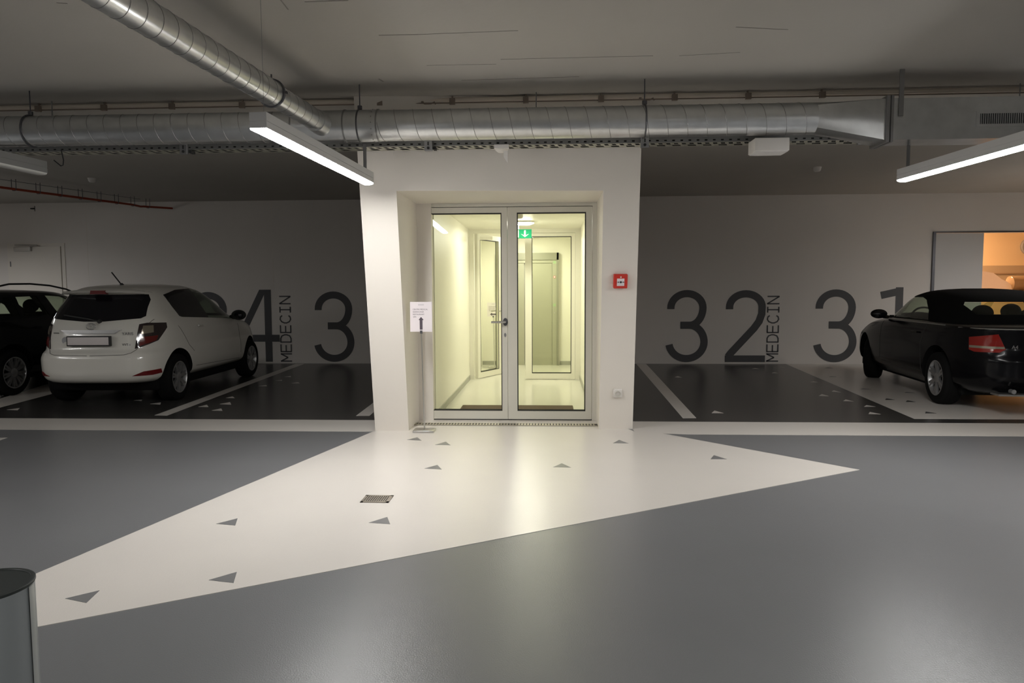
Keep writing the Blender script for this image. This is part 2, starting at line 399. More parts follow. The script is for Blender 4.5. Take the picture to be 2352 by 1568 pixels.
mb = MB(); mb.lathe([(.0, 0), (.026, 0), (.026, .01), (.0, .01)], 24, Matrix.Translation((-.452, YD, hz)) @ Matrix.Rotation(pi / 2, 4, 'X') @ Matrix.Diagonal((1, 1.6, 1, 1)), caps=False)
mb.obj('handle_plate', M['darksteel'], lf, True)
mb = MB(); mb.lathe([(.0, 0), (.012, 0), (.012, .006), (0, .006)], 16, Matrix.Translation((-.455, YD, hz - .14)) @ Matrix.Rotation(pi / 2, 4, 'X') @ Matrix.Diagonal((1, 1.8, 1, 1)), caps=False)
mb.obj('keyhole_plate', M['chrome'], lf, True)
# linear drain in front of the door
mb = MB(); gy0, gy1 = 7.20, 7.31
mb.mi = 1; mb.box((RX0, gy0, .0022), (RX1, gy1, .004)); mb.mi = 0
mb.box((RX0, gy0, .0022), (RX1, gy0 + .012, .010)); mb.box((RX0, gy1 - .012, .0022), (RX1, gy1, .010))
x = RX0
while x < RX1 - .02:
    mb.box((x, gy0 + .012, .004), (x + .014, gy1 - .012, .009)); x += .031
tag(mb.obj('drain_grate', [mat('grate_steel', (.50, .46, .38), .45, .6), M['black']]), 'long narrow slotted drain grate on the floor at the foot of the glass entrance door', 'grate')
# doormat
p = on(1030, 941, z=0)
tag(MB().box((-1.03, 7.72, .003), (.30, 8.44, .016), .004).obj('doormat', M['matc']), 'brown doormat lying inside behind the glass entrance door', 'doormat')

# ------------------------------------------------------------------ inner door
d2 = struct(empty('door_2'))
mb = MB(); mb.box((CXL + .01, YI, 0), (-1.155, YI + .07, CZ)); mb.box((.425, YI, 0), (CXR - .01, YI + .07, CZ)); mb.box((-1.155, YI, 2.282), (.425, YI + .07, CZ))
mb.obj('door_frame', M['framei'], d2)
r2 = leaf(d2, -.35, .42, YI, .012, 2.277, -.248, .366, .10, 2.227, M['framei'])
lw = .735
l2 = leaf(d2, 0, lw, -.06, .012, 2.277, .075, lw - .075, .10, 2.20, M['framei'], .055)
mb = MB(); mb.tube([(lw - .04, -.06, 1.06), (lw - .04, -.105, 1.06), (lw - .15, -.105, 1.06)], .01, 10); mb.tube([(lw - .04, 0, 1.06), (lw - .04, .045, 1.06), (lw - .15, .045, 1.06)], .01, 10)
mb.obj('door_handle', M['steel'], l2, True)
l2.location = (-1.15, YI + .07, 0); l2.rotation_euler = (0, 0, radians(64))
mb = MB(); mb.box((-1.05, YI - .03, 2.18), (-.85, YI, 2.23)); mb.obj('door_closer', M['framei'], d2)

# ------------------------------------------------------------------ lift
d3 = struct(empty('door_3'))
ex0, ex1, ez = -.925, .200, 2.085
mb = MB(); mb.box((ex0, YE - .10, 0.003), (ex0 + .05, YE, ez)); mb.box((.165, YE - .10, 0.003), (ex1, YE, ez)); mb.box((ex0, YE - .10, 1.955), (ex1, YE, ez))
mb.obj('door_frame', M['liftd'], d3)
MB().box((ex0 + .05, YE - .075, 1.90), (.085, YE - .0, 1.955)).obj('lintel_panel', M['lift'], d3)
mb = MB(); mb.box((ex0 + .05, YE - .06, .003), (-.435, YE - .02, 1.90)); mb.box((-.425, YE - .055, .003), (.08, YE - .015, 1.90)); mb.obj('door_panel', M['lift'], d3)
cp = MB().box((.083, YE - .08, .003), (.165, YE - .0, 1.955)).obj('control_post', M['lift'], d3)
MB().box((.10, YE - .083, 1.10), (.15, YE - .08, 1.15)).obj('call_button', M['greenl'], cp)
MB().box((.10, YE - .083, 1.885), (.152, YE - .08, 1.935)).obj('floor_display', M['greenl'], cp)
MB().lathe([(.0, 0), (.022, 0), (.022, .003), (0, .003)], 20, Matrix.Translation((.125, YE - .08, 1.64)) @ Matrix.Rotation(pi / 2, 4, 'X'), caps=False).obj('prohibition_mark', M['red'], cp)
MB().lathe([(.0, 0), (.015, 0), (.015, .004), (0, .004)], 20, Matrix.Translation((.125, YE - .0805, 1.64)) @ Matrix.Rotation(pi / 2, 4, 'X'), caps=False).obj('mark_centre', M['paper'], cp)
MB().lathe([(.0, 0), (.012, 0), (.012, .004), (0, .004)], 16, Matrix.Translation((.125, YE - .08, .98)) @ Matrix.Rotation(pi / 2, 4, 'X'), caps=False).obj('key_switch', M['steel'], cp)

# ------------------------------------------------------------------ corridor lights and exit sign
a = on(1006, 500, z=CZ - .02); b = on(1042, 524, z=CZ - .02)
t = empty('strip_light', ((a.x + b.x) / 2, (a.y + b.y) / 2, CZ), -math.atan2(b.x - a.x, b.y - a.y)); tag(t, 'lit linear ceiling light along the left wall of the corridor behind the glass door', 'ceiling light')
la, lb = -(b - a).length / 2, (b - a).length / 2
MB().box((-.055, la, -.016), (.055, lb, 0)).obj('housing', M['framei'], t)
MB().box((-.045, la + .01, -.020), (.045, lb - .01, -.016)).obj('diffuser', M['corlamp'], t)
def roundlamp(px, py, r, label):
    p = on(px, py, z=CZ - .03)
    t = empty('round_light', (p.x, p.y, CZ)); tag(t, label, 'ceiling light')
    MB().lathe([(r + .01, -.02), (r + .01, 0)], 32).obj('housing', M['framei'], t, True)
    MB().lathe([(.001, -.045), (r * .7, -.04), (r, -.02)], 32, caps=False).obj('diffuser', M['corlamp'], t, True)
roundlamp(1203, 514, .14, 'lit round ceiling light hanging just in front of the green exit sign')
p = on(-0, 0, z=CZ)
t = empty('round_light', (-.35, 12.2, CZ)); tag(t, 'lit round ceiling light in the lobby right in front of the lift', 'ceiling light')
MB().lathe([(.16, -.02), (.16, 0)], 32).obj('housing', M['framei'], t, True)
MB().lathe([(.001, -.045), (.1, -.04), (.15, -.02)], 32, caps=False).obj('diffuser', M['corlamp'], t, True)
p = on(1196, 500, z=CZ)
tag(MB().lathe([(.0, -.05), (.035, -.05), (.05, -.03), (.05, 0), (0, 0)], 20, Matrix.Translation((-.36, 8.95, CZ)), caps=False).obj('smoke_detector', M['framei'], None, True), 'small cream smoke detector on the corridor ceiling, nearest the glass entrance door', 'smoke detector')
# exit sign
ys = 10.2
s0, s1 = on(1160, 527, y=ys), on(1221, 547, y=ys)
t = empty('exit_sign', ((s0.x + s1.x) / 2, ys, s1.z)); tag(t, 'green emergency exit sign with running figure and down arrow hanging in the corridor', 'exit sign')
hw, hh = (s1.x - s0.x) / 2, s0.z - s1.z
MB().box((-hw, -.012, 0), (hw, .012, hh)).obj('sign_panel', M['green'], t)
MB().box((-.01, -.008, hh), (.01, .008, CZ - s1.z)).obj('hanger', M['framei'], t)
mb = MB(); a_ = hw * .02
mb.box((-hw + .10, -.0135, .012), (0.008, -.012, hh - .012)); mb.obj('door_field', M['greenl'], t)
mb = MB(); nx = Vector((0, -1, 0)); yy = -.0145
def rb(pts, wd): mb.ribbon([(-hw * .36 + u * hh, yy, v * hh) for u, v in pts], wd * hh, (0, -.001, 0), (0, -1, 0))
rb([(.22, .70), (.10, .42)], .16); rb([(.10, .44), (.02, .28), (-.22, .26)], .10); rb([(.12, .44), (.26, .30), (.36, .10)], .09); rb([(.20, .68), (.00, .66), (-.10, .50)], .07); rb([(.22, .66), (.34, .52), (.42, .56)], .07)
mb.lathe([(0, 0), (.075 * hh, 0), (.075 * hh, .001), (0, .001)], 14, Matrix.Translation((-hw * .36 + .30 * hh, yy, .82 * hh)) @ Matrix.Rotation(pi / 2, 4, 'X'), caps=False)
mb.obj('running_figure', M['green'], t)
mb = MB(); cxa = hw * .5; mb.box((cxa - .012, -.0135, hh * .35), (cxa + .012, -.012, hh - .015))
mb.prism([(cxa - .055, -.012, hh * .48), (cxa, -.012, hh * .12), (cxa + .055, -.012, hh * .48), (cxa, -.012, hh * .3)], (0, -.0015, 0)); mb.obj('arrow', M['greenl'], t)

# ------------------------------------------------------------------ sign stands
def stand(px, py, sheetpx, label, arrow='up', scale=1.):
    b = fl(px, py); t = empty('sign_stand', (b.x, b.y, .0034 if b.y > 7.6 else .0022), 0); tag(t, label, 'sign stand')
    MB().box((-.105, -.08, 0), (.105, .08, .022), .004).obj('base_plate', M['steel'], t, True)
    z0, z1 = sheetpx
    off = -.018
    MB().tube([(0.0, .0, .02), (off, 0, z0 + .02)], .0065, 10).obj('pole', M['steel'], t, True)
    w2 = .108
    sh = MB().box((off - w2, -.006, z0), (off + w2, -.003, z1)).obj('paper_sheet', M['paper'], t)
    mb = MB(); mb.box((off - .012, -.010, z0 - .018), (off + .012, .004, z0 + .012)); mb.box((off - .006, -.002, z0), (off + .006, .004, z1)); mb.obj('clip', M['darksteel'], t)
    T = Matrix.Translation((off, -.0066, 0))
    hgt = z1 - z0
    if arrow == 'up':
        mb = MB(); zz = z0 + hgt * .07; y_ = -.0065
        mb.prism([(off - .014, y_, zz), (off + .014, y_, zz), (off + .014, y_, zz + .095), (off + .026, y_, zz + .095), (off, y_, zz + .125), (off - .026, y_, zz + .095), (off - .014, y_, zz + .095)], (0, -.0008, 0))
        mb.obj('printed_arrow', M['ink'], sh)
    else:
        mb = MB(); zz = z0 + hgt * .16; y_ = -.0065
        mb.prism([(off + .06, y_, zz - .012), (off + .06, y_, zz + .012), (off - .02, y_, zz + .012), (off - .02, y_, zz + .03), (off - .06, y_, zz), (off - .02, y_, zz - .03), (off - .02, y_, zz - .012)], (0, -.0008, 0))
        mb.obj('printed_arrow', M['ink'], sh)
    for i, (s_, wx) in enumerate((('CENTRE MEDICAL', -.007), ('RADIOLOGIE', -.026), ('RESTAURANT', -.024), ('SPA', -.062))):
        textmesh(s_, .0185, Matrix.Translation((off + wx, -.0066, z1 - .08 - i * .0245)) @ XZ, M['ink'], 'printed_text', sh, .0003)
    mb = MB()
    for q in range(2): mb.box((off - .028, -.0068, z1 - .026 - q * .009), (off + .03, -.006, z1 - .0225 - q * .009))
    mb.obj('printed_letterhead', M['inkl'], sh)
    return t
b = fl(974, 991)
zs0 = on(967, 762, y=b.y).z; zs1 = on(967, 693.5, y=b.y).z
stand(975, 991, (zs0, zs1), 'steel sign stand with white sheet and up arrow left of the glass entrance door')
b2 = fl(1136, 845)
stand(1136, 845, (on(1120, 727, y=b2.y).z, on(1120, 695, y=b2.y).z), 'small sign stand with left arrow sheet in the lobby behind the open inner door leaf', 'left')

# ------------------------------------------------------------------ fire call point, socket
ycp = fy(.6, 1.45)
c0, c1 = on(1407, 661, y=6.72), on(1441, 628, y=6.72)
lean = math.atan(.178)
def onfront(px, py):
    d = RM @ Vector(((px - CX) / FPX, 1, -(py - CY) / FPX)); kx = (Bp.y - A.y) / (Bp.x - A.x)
    # A.y + (t dx - A.x) kx - .178 (H + t dz) = t dy
    t = (A.y - A.x * kx - .178 * HCAM) / (d.y - kx * d.x + .178 * d.z)
    return Vector((0, 0, HCAM)) + d * t
yawf = math.atan((Bp.y - A.y) / (Bp.x - A.x))
def wallthing(name, px, py):
    p = onfront(px, py); o = empty(name, p); o.rotation_euler = (lean, 0, yawf)
    return o
t = wallthing('fire_call_point', 1424, 644.5); tag(t, 'red square fire alarm call point on the wall right of the glass door', 'fire call point')
MB().box((-.066, -.045, -.068), (.066, -.001, .068), .008).obj('housing', M['red'], t, True)
MB().box((-.036, -.048, -.042), (.034, -.045, .028)).obj('press_plate', M['paper'], t)
mb = MB(); mb.lathe([(0, 0), (.010, 0), (.010, .002), (0, .002)], 16, Matrix.Translation((0, -.048, -.006)) @ Matrix.Rotation(pi / 2, 4, 'X'), caps=False)
for sg in (-1, 1):
    mb.box((sg * .020, -.050, -.008), (sg * .034, -.048, -.004)); mb.prism([(sg * .014, -.048, -.006), (sg * .024, -.048, .001), (sg * .024, -.048, -.013)], (0, -.002, 0))
mb.obj('press_symbol', M['gasket'], t)
MB().lathe([(0, 0), (.008, 0), (.007, .004), (0, .005)], 16, Matrix.Translation((0, -.045, .042)) @ Matrix.Rotation(pi / 2, 4, 'X'), caps=False).obj('indicator_light', M['whitep'], t, True)
t = wallthing('power_socket', 1418, 902); tag(t, 'white square wall socket low on the wall right of the glass door', 'socket')
MB().box((-.045, -.022, -.045), (.045, -.001, .045), .008).obj('cover_plate', M['whitep'], t, True)
mb = MB(); mb.lathe([(.030, .022), (.030, .034), (.024, .034), (.020, .012), (.0, .012)], 24, Matrix.Rotation(pi / 2, 4, 'X'), caps=False); mb.obj('socket_well', mat('socket_grey', (.62, .60, .54), .5), t, True)
mb = MB()
for x in (-.008, .008): mb.lathe([(0, .013), (.0035, .013), (.0035, .0145), (0, .0145)], 8, Matrix.Translation((x, 0, 0)) @ Matrix.Rotation(pi / 2, 4, 'X'), caps=False)
mb.obj('pin_hole', M['gasket'], t)

# ------------------------------------------------------------------ ducts
def spiral(mb, p0, p1, r, pitch, hand=1, wd=.0026, caps=True):
    p0, p1 = Vector(p0), Vector(p1); ax = (p1 - p0); L = ax.length; ax.normalize()
    up = Vector((0, 0, 1)); a = ax.cross(up).normalized(); b = a.cross(ax).normalized()
    mb.mi = 0; mb.tube([p0, p1], r, 48)
    mb.mi = 1; n = int(L / pitch * 28); pts = []
    for i in range(n + 1):
        s_ = L * i / n; an = hand * 2 * pi * s_ / pitch
        pts.append(p0 + ax * s_ + (a * cos(an) + b * sin(an)) * (r + .0008))
    mb.tube(pts, wd, 5)
YDU, ZDU, RDU = 6.0, 2.787, .127
jx = -1.86
t = empty('ventilation_duct', (jx, YDU, ZDU)); tag(t, 'large round spiral duct of galvanised steel running along the ceiling across the room', 'duct')
mb = MB(); spiral(mb, (-12 - jx, 0, 0), (-.28, 0, 0), RDU, .145, -1); mb.obj('duct_pipe', [M['galv'], M['galvd']], t, True)
xr = on(1868, 278, y=YDU).x - jx
mb = MB(); spiral(mb, (.45, 0, 0), (xr, 0, 0), RDU, .158, -1); mb.obj('duct_pipe', [M['galv'], M['galvd']], t, True)
mb = MB(); mb.tube([(-.28, 0, 0), (.45, 0, 0)], RDU + .004, 48)
for x in (-.28, .16, .44): mb.mi = 1; mb.tube([(x - .006, 0, 0), (x + .006, 0, 0)], RDU + .009, 48)
mb.mi = 0; mb.tube([(-.02, -.02, 0), (-.025, -.19, 0), (-.03, -.24, 0)], [.098, .094, .09], 32)
mb.mi = 1
for q in range(16):
    an = q * 2 * pi / 16; mb.sphere((.40, (RDU + .006) * cos(an), (RDU + .006) * sin(an)), .005, 6)
mb.obj('tee_piece', [M['galv'], M['galvd']], t, True)
for x in (on(827, 280, y=YDU).x - jx, on(1480, 280, y=YDU).x - jx, -2.6):
    mb = MB(); mb.tube([(x, (RDU + .006) * cos(an * pi / 18), (RDU + .006) * sin(an * pi / 18)) for an in range(36)], .007, 6, closed=True)
    mb.tube([(x, 0, RDU), (x, 0, ZC - ZDU)], .005, 8); mb.lathe([(.02, RDU + .01), (.02, RDU + .04)], 10, Matrix.Translation((x, 0, 0)))
    mb.obj('hanging_clamp', M['darksteel'], t, True)
# transition and rectangular duct
xa = xr; xb = on(2032, 270, y=YDU - .1).x - jx; zt = on(2100, 222, y=5.84).z - ZDU; zb = on(2100, 318, y=5.84).z - ZDU
mb = MB(); N = 48; ring = []; rec = []
hy = .125
for i in range(N):
    an = 2 * pi * i / N; ring.append(mb.bm.verts.new((xa, RDU * cos(an), RDU * sin(an))))
    cxx, sxx = cos(an), sin(an); m_ = max(abs(cxx), abs(sxx))
    zz = sxx / m_; zz = zz * (zt if zz > 0 else -zb)
    rec.append(mb.bm.verts.new((xb, hy * cxx / m_, zz)))
for i in range(N): mb._f([ring[i], ring[(i + 1) % N], rec[(i + 1) % N], rec[i]])
mb.obj('transition_piece', [M['galv'], M['galvd']], t, True, 25)
mb = MB(); mb.box((xb, -hy, zb), (xb + 4.2, hy, zt)); mb.mi = 1; mb.box((xb - .005, -hy - .02, zb - .02), (xb + .02, hy + .02, zt + .02)); mb.box((xb + .03, -hy - .02, zb - .02), (xb + .05, hy + .02, zt + .02))
mb.obj('rectangular_duct', [M['galv'], M['galvd']], t)
g0 = on(2250.5, 261, y=YDU - hy); g1 = on(2352, 283.5, y=YDU - hy)
gx0, gz0, gz1 = g0.x - jx, g1.z - ZDU, g0.z - ZDU; gx1 = gx0 + .62
mb = MB(); mb.mi = 1; mb.box((gx0, -hy - .004, gz0), (gx1, -hy, gz1)); mb.mi = 0
mb.box((gx0 - .03, -hy - .008, gz1), (gx1 + .03, -hy, gz1 + .02)); mb.box((gx0 - .03, -hy - .008, gz0 - .02), (gx1 + .03, -hy, gz0)); mb.box((gx0 - .03, -hy - .008, gz0), (gx0, -hy, gz1)); mb.box((gx1, -hy - .008, gz0), (gx1 + .03, -hy, gz1))
x = gx0 + .006
while x < gx1: mb.box((x, -hy - .010, gz0), (x + .006, -hy - .004, gz1)); x += .0165
mb.obj('air_grille', [M['galv'], M['gasket']], t)
xg = on(2080, 230, y=5.8).x - jx
mb = MB(); mb.box((xg - .018, -hy - .012, zt - .14), (xg + .018, -hy - .002, ZC - ZDU)); mb.obj('duct_bracket', M['galvd'], t)
# branch duct along y
q0 = on(272, 0, z=2.79); q1 = on(735, 276, z=2.79); q1.y = min(q1.y, 5.8)
dv = (q1 - q0).normalized(); back = q0 - dv * 5.5; q1 = Vector((jx - .03, YDU - .24, 2.79)); dv2 = (q1 - q0).normalized()
back = q0 - dv2 * 5.5; L = (q1 - back).length; mid = on(640, 214, z=2.79).y
t = empty('ventilation_duct', back); tag(t, 'narrower round spiral duct running from the foreground ceiling to the tee of the large duct', 'duct')
mb = MB(); e = q1 - back; tmid = (mid - back.y) / (q1.y - back.y)
spiral(mb, (0, 0, 0), e * tmid, .089, .13, -1, .002); spiral(mb, e * tmid, e, .083, .13, -1, .002)
mb.obj('duct_pipe', [M['galv'], M['galvd']], t, True)
c_ = e * tmid; a = dv2.cross(Vector((0, 0, 1))).normalized(); bb_ = a.cross(dv2)
mb = MB(); mb.tube([c_ + (a * cos(an * pi / 18) + bb_ * sin(an * pi / 18)) * .094 for an in range(36)], .008, 6, closed=True)
mb.tube([c_ + Vector((0, 0, .094)), c_ + Vector((0, 0, .13))], .006, 8)
for sg in (-1, 1): mb.box(c_ + a * sg * .102 - Vector((.012, .012, .010)), c_ + a * sg * .102 + Vector((.012, .012, .010)))
mb.obj('hanging_clamp', M['darksteel'], t, True)

# ------------------------------------------------------------------ cable tray (perforated) below and behind the duct
ZT = 2.645; ty0, ty1 = 6.16, 6.335
t = empty('cable_tray', (0, ty0, ZT)); tag(t, 'long perforated cable tray of galvanised steel below the large round duct', 'cable tray')
mb = MB(); xs, xe = -11.5, 9.0; mb.mi = 0
# underside: two rails and rungs leave open slots; dark cables lie inside
mb.box((xs, 0, 0), (xe, .02, .002)); mb.box((xs, ty1 - ty0 - .02, 0), (xe, ty1 - ty0, .002)); mb.box((xs, .085, 0), (xe, .10, .002))
x = xs; q = 0
while x < xe:
    o_ = .035 if q % 2 else 0
    mb.hexa([(x, .02, 0), (x + .030, .02, 0), (x + .052, .085, 0), (x + .022, .085, 0), (x, .02, .002), (x + .030, .02, .002), (x + .052, .085, .002), (x + .022, .085, .002)])
    mb.hexa([(x + o_, .10, 0), (x + o_ + .03, .10, 0), (x + o_ + .05, .16, 0), (x + o_ + .02, .16, 0), (x + o_, .10, .002), (x + o_ + .03, .10, .002), (x + o_ + .05, .16, .002), (x + o_ + .02, .16, .002)])
    x += .066; q += 1
mb.obj('tray_floor', M['tray'], t)
mb = MB(); mb.mi = 0
mb.box((xs, -.002, 0), (xe, 0, .012)); mb.box((xs, -.002, .024), (xe, 0, .060)); mb.box((xs, ty1 - ty0, 0), (xe, ty1 - ty0 + .002, .06))
x = xs
while x < xe: mb.box((x, -.002, .012), (x + .045, 0, .024)); x += .068
mb.obj('tray_side', M['trayd'], t)
mb = MB()
for yy, zz, r_ in ((.04, .020, .014), (.075, .019, .013), (.125, .021, .015), (.15, .045, .012)): mb.tube([(xs, yy, zz), (xe, yy, zz)], r_, 8)
mb.obj('cable', M['gasket'], t, True)
for px in (425, 985, 1480, 1975):
    x = on(px, 335, y=ty0).x
    mb = MB(); mb.box((x - .034, -.035, -.045), (x + .034, -.003, .04), .003); mb.box((x - .034, -.035, .05), (x - .02, -.02, .05)); mb.mi = 1; mb.box((x - .006, -.037, .0), (x + .006, -.035, .03))
    mb.box((x + .036, -.012, -.03), (x + .060, .06, -.005)) if px != 1480 else None
    mb.lathe([(.0, 0), (.012, 0), (.012, .003), (0, .003)], 12, Matrix.Translation((x, -.035, -.022)) @ Matrix.Rotation(pi / 2, 4, 'X'), caps=False)
    mb.obj('tray_bracket', [M['galvd'], M['gasket']], t)
# threaded hangers of the tray
for x in (-4.5, -.1, 4.0):
    MB().tube([(x, .17, .0), (x, .17, ZC - ZT)], .005, 8).obj('hanger_rod', M['galvd'], t)

q = [on(px, py, y=6.14) for px, py in ((141, 352), (146, 368), (145, 379), (140, 381), (124, 368))]
q[0].z = ZT + .01
tag(MB().tube(q, .005, 8).obj('loose_cable', M['gasket'], None, True), 'short black cable end dangling from the cable tray at the left', 'cable')
# pale pipe with clips at the ceiling behind the duct
zp = ZC - .03
t = empty('ceiling_pipe', (0, 6.42, zp)); tag(t, 'pale thin pipe with small brown clips on the ceiling above the large duct', 'pipe')
MB().tube([(-10.5, 0, 0), (6.5, 0, 0)], .022, 16).obj('pipe', M['pipe'], t, True)
MB().tube([(-10.5, -.02, -.03), (6.5, -.02, -.03)], .006, 8).obj('wire', M['brown'], t, True)
for px, py in ((95, 275), (245, 270), (400, 265), (560, 258), (875, 245), (1040, 240), (1208, 238), (1380, 236), (1548, 236), (1716, 236), (1885, 236)):
    x = on(px, py, y=6.42).x
    mb = MB(); mb.box((x - .024, -.05, -.048), (x + .024, -.02, .004)); mb.box((x - .006, -.03, .0), (x + .006, .0, .029)); mb.obj('pipe_clip', M['brown'], t)
for px in (985, 1482):
    x = on(px, 240, y=6.42).x
    mb = MB(); mb.tube([(x - .05, -.06, -.03), (x - .03, -.06, -.045), (x + .03, -.06, -.045), (x + .06, -.06, -.03), (x + .07, -.06, -.05)], .006, 8); mb.box((x - .06, -.056, -.036), (x - .04, -.03, -.02)); mb.obj('loose_clip', M['brown'], t, True)

# ------------------------------------------------------------------ linear lamps
ZL = 2.30; LW, LH = .10, .088
def lamp(p0, p1, label, lit=True, seen=True):
    p0, p1 = Vector(p0), Vector(p1); L = (p1 - p0).length; an = math.atan2(p1.y - p0.y, p1.x - p0.x) - pi / 2
    t = empty('linear_lamp', (p0.x, p0.y, ZL), an); tag(t, label, 'lamp')
    h2 = LW / 2
    mb = MB(); mb.box((-h2, 0, .012), (h2, L, LH * .55)); mb.box((-h2 + .003, 0.002, LH * .55), (h2 - .003, L - .002, LH * .60)); mb.box((-h2, 0, LH * .60), (h2, L, LH + .012))
    mb.obj('housing', M['lampbody'] if lit else M['lampoff'], t)
    prof = [(-h2 + .002, .013), (-h2 + .004, .004), (-h2 * .6, -.003), (0, -.005), (h2 * .6, -.003), (h2 - .004, .004), (h2 - .002, .013)]
    mb = MB(); mb.prism([(x, .002, z) for x, z in prof], (0, L - .004, 0)); mb.obj('lens', M['lens'] if lit else M['lensoff'], t, True, 60)
    y_ = L * .965
    if lit: MB().box((-.014, y_ - .002, LH + .012), (.014, y_ + .002, (ZT - .02 if seen else ZC) - ZL - .001)).obj('hanger', M['galvd'], t)
    MB().tube([(0, .08, LH), (0, .08, ZC - ZL)], .0013, 6).obj('suspension_wire', M['galvd'], t)
    return t
lamp((-1.62, 3.95), (-1.524, 6.0), 'lit linear lamp hanging left of centre in front of the white entrance block')
lamp((3.118, 4.10), (2.988, 6.19), 'lit linear lamp hanging at the right edge of the view')
u = on(110, 401, z=ZL)
lamp((u.x - .05 - .08, u.y - 2.06), (u.x - .05, u.y), 'unlit linear lamp hanging at the far left below the large duct', False)
G = 'linear lamps of the garage outside the view'
for i, (p0, p1, lb_) in enumerate([((-10.6, 9.3), (-10.6, 11.3), 'lit linear lamp near the back wall left of the view'), ((-8.6, 3.2), (-8.6, 5.2), 'added linear lamp over the lane, unseen left of the view'), ((8.3, 9.0), (8.3, 11.0), 'lit linear lamp near the back wall right of the view'),  # lane lamp is added to brighten the hatchback and left wall
        ((-4.2, -1.0), (-4.2, 1.0), 'lit linear lamp behind the camera on the left'), ((1.9, -1.2), (1.9, .8), 'lit linear lamp overhead near the camera in the middle'), ((4.6, -1.0), (4.6, 1.0), 'lit linear lamp behind the camera on the right')]):
    lamp(p0, p1, lb_, True, False)

# ------------------------------------------------------------------ ceiling devices
x = on(1153, 345, y=6.22).x; z0 = ZT - .006
t = empty('motion_sensor', (x, 6.18, z0)); tag(t, 'small white motion sensor with angled flap under the cable tray above the entrance', 'sensor')
MB().lathe([(.0, -.055), (.03, -.055), (.055, -.035), (.060, -.005), (.06, 0), (0, 0)], 28, caps=False).obj('sensor_dome', M['whitep'], t, True)
MB().box((-.06, -.075, -.03), (.065, -.02, .0)).obj('mount_plate', M['whitep'], t)
MB().prism([(.02, -.05, -.05), (.055, -.06, -.05), (.055, -.06, -.155), (.02, -.05, -.10)], (0, .004, 0)).obj('shield_flap', M['whitep'], t)
b0 = on(1722, 360, y=5.98); b1 = on(1818, 326, y=5.98)
lb0 = on(1738, 355, y=5.98)
t = empty('emergency_lamp', ((b0.x + b1.x) / 2 + .01, 6.06, ZT - .115)); tag(t, 'white rectangular box lamp hanging under the tray near the right lamp', 'emergency lamp')
hx = (b1.x - lb0.x) / 2
MB().box((-hx, -.09, 0), (hx, .11, .105), .006).obj('housing', M['whitep'], t, True)
MB().box((-hx + .01, -.08, -.006), (hx - .01, .10, 0)).obj('diffuser', mat('opal_diffuser', (.8, .78, .76), .4), t)
for px, py, lab in ((211, 412, 'small white smoke detector on the ceiling above the white hatchback'), (1877, 387, 'small white smoke detector on the ceiling above the number 31')):
    p = on(px, py, z=ZC - .02)
    t = empty('smoke_detector', (p.x, p.y, ZC)); tag(t, lab, 'smoke detector')
    MB().lathe([(.055, -.02), (.06, 0)], 24).obj('base_ring', M['whitep'], t, True)
    MB().lathe([(.0, -.065), (.035, -.062), (.05, -.045), (.052, -.02)], 24, caps=False).obj('sensor_head', M['whitep'], t, True)
p = on(76, 479, y=YB - .03)
t = empty('wall_bracket', (p.x, YB, p.z)); tag(t, 'tiny dark wall device with a thin upright rod near the ceiling above the service door', 'bracket')
MB().box((-.05, -.04, -.01), (.01, -.001, .012)).obj('body', M['black'], t)
MB().tube([(.035, -.03, -.05), (.035, -.03, .05)], .006, 8).obj('rod', M['darksteel'], t)
# orange conduit on hangers
t = empty('orange_conduit', (0, 0, 0)); tag(t, 'thin orange red conduit on small loop hangers below the ceiling at far left', 'conduit')
ZO = 2.98
pa, pb, pc, pd = on(-220, 401, z=ZO), on(305, 470, z=ZO), on(330, 474, z=ZO), on(355, 470, z=ZO)
pc.y = min(pc.y, YB - .1); pd = Vector((pc.x + .28, YB - .02, ZO + .02))
MB().tube([pa, pb, pb + (pc - pb) * .7 + Vector((0, 0, -.01)), pc, pd], .019, 10).obj('conduit_tube', M['orange'], t, True)
MB().tube([pa + Vector((0, 0, .12)), pc + Vector((0, -.1, .12))], .004, 6).obj('support_wire', M['darksteel'], t, True)
for px in (-80, 32, 88, 138, 185, 228, 268, 305, 340):
    py = 430 + px * (472 - 430) / 320; p = on(px, py, z=ZO)
    if p.y > YB - .1: continue
    mb = MB(); mb.tube([p + Vector((-.035, 0, ZC - ZO)), p + Vector((-.035, 0, .0)), p + Vector((-.02, 0, -.024)), p + Vector((.02, 0, -.024)), p + Vector((.035, 0, 0)), p + Vector((.035, 0, ZC - ZO))], .005, 6)
    mb.obj('loop_hanger', M['darksteel'], t, True)

# ------------------------------------------------------------------ service door on the left of the back wall
d4 = struct(empty('door_4', (0, 0, 0)))
a = on(25, 566, y=YB); b = on(141, 566, y=YB); zt4 = a.z
mb = MB(); mb.box((a.x - .07, YB - .012, 0), (a.x, YB - .001, zt4 + .06)); mb.box((b.x, YB - .012, 0), (b.x + .07, YB - .001, zt4 + .06)); mb.box((a.x, YB - .012, zt4), (b.x, YB - .001, zt4 + .06)); mb.obj('door_frame', M['wall'], d4)
lf4 = MB().box((a.x + .006, YB - .03, .006), (b.x - .008, YB - .002, zt4 - .006)).obj('door_leaf', M['wall'], d4)
c0 = on(34, 577, y=YB - .06); c1 = on(70, 567, y=YB - .06)
MB().box((c0.x, YB - .09, c0.z), (c1.x, YB - .031, c1.z), .006).obj('door_closer', M['steel'], lf4)
MB().tube([(c1.x - .02, YB - .06, c1.z), (c1.x + .15, YB - .08, c1.z + .03), (c0.x, YB - .05, c1.z + .04)], .012, 8).obj('closer_arm', M['steel'], lf4)
mb = MB()
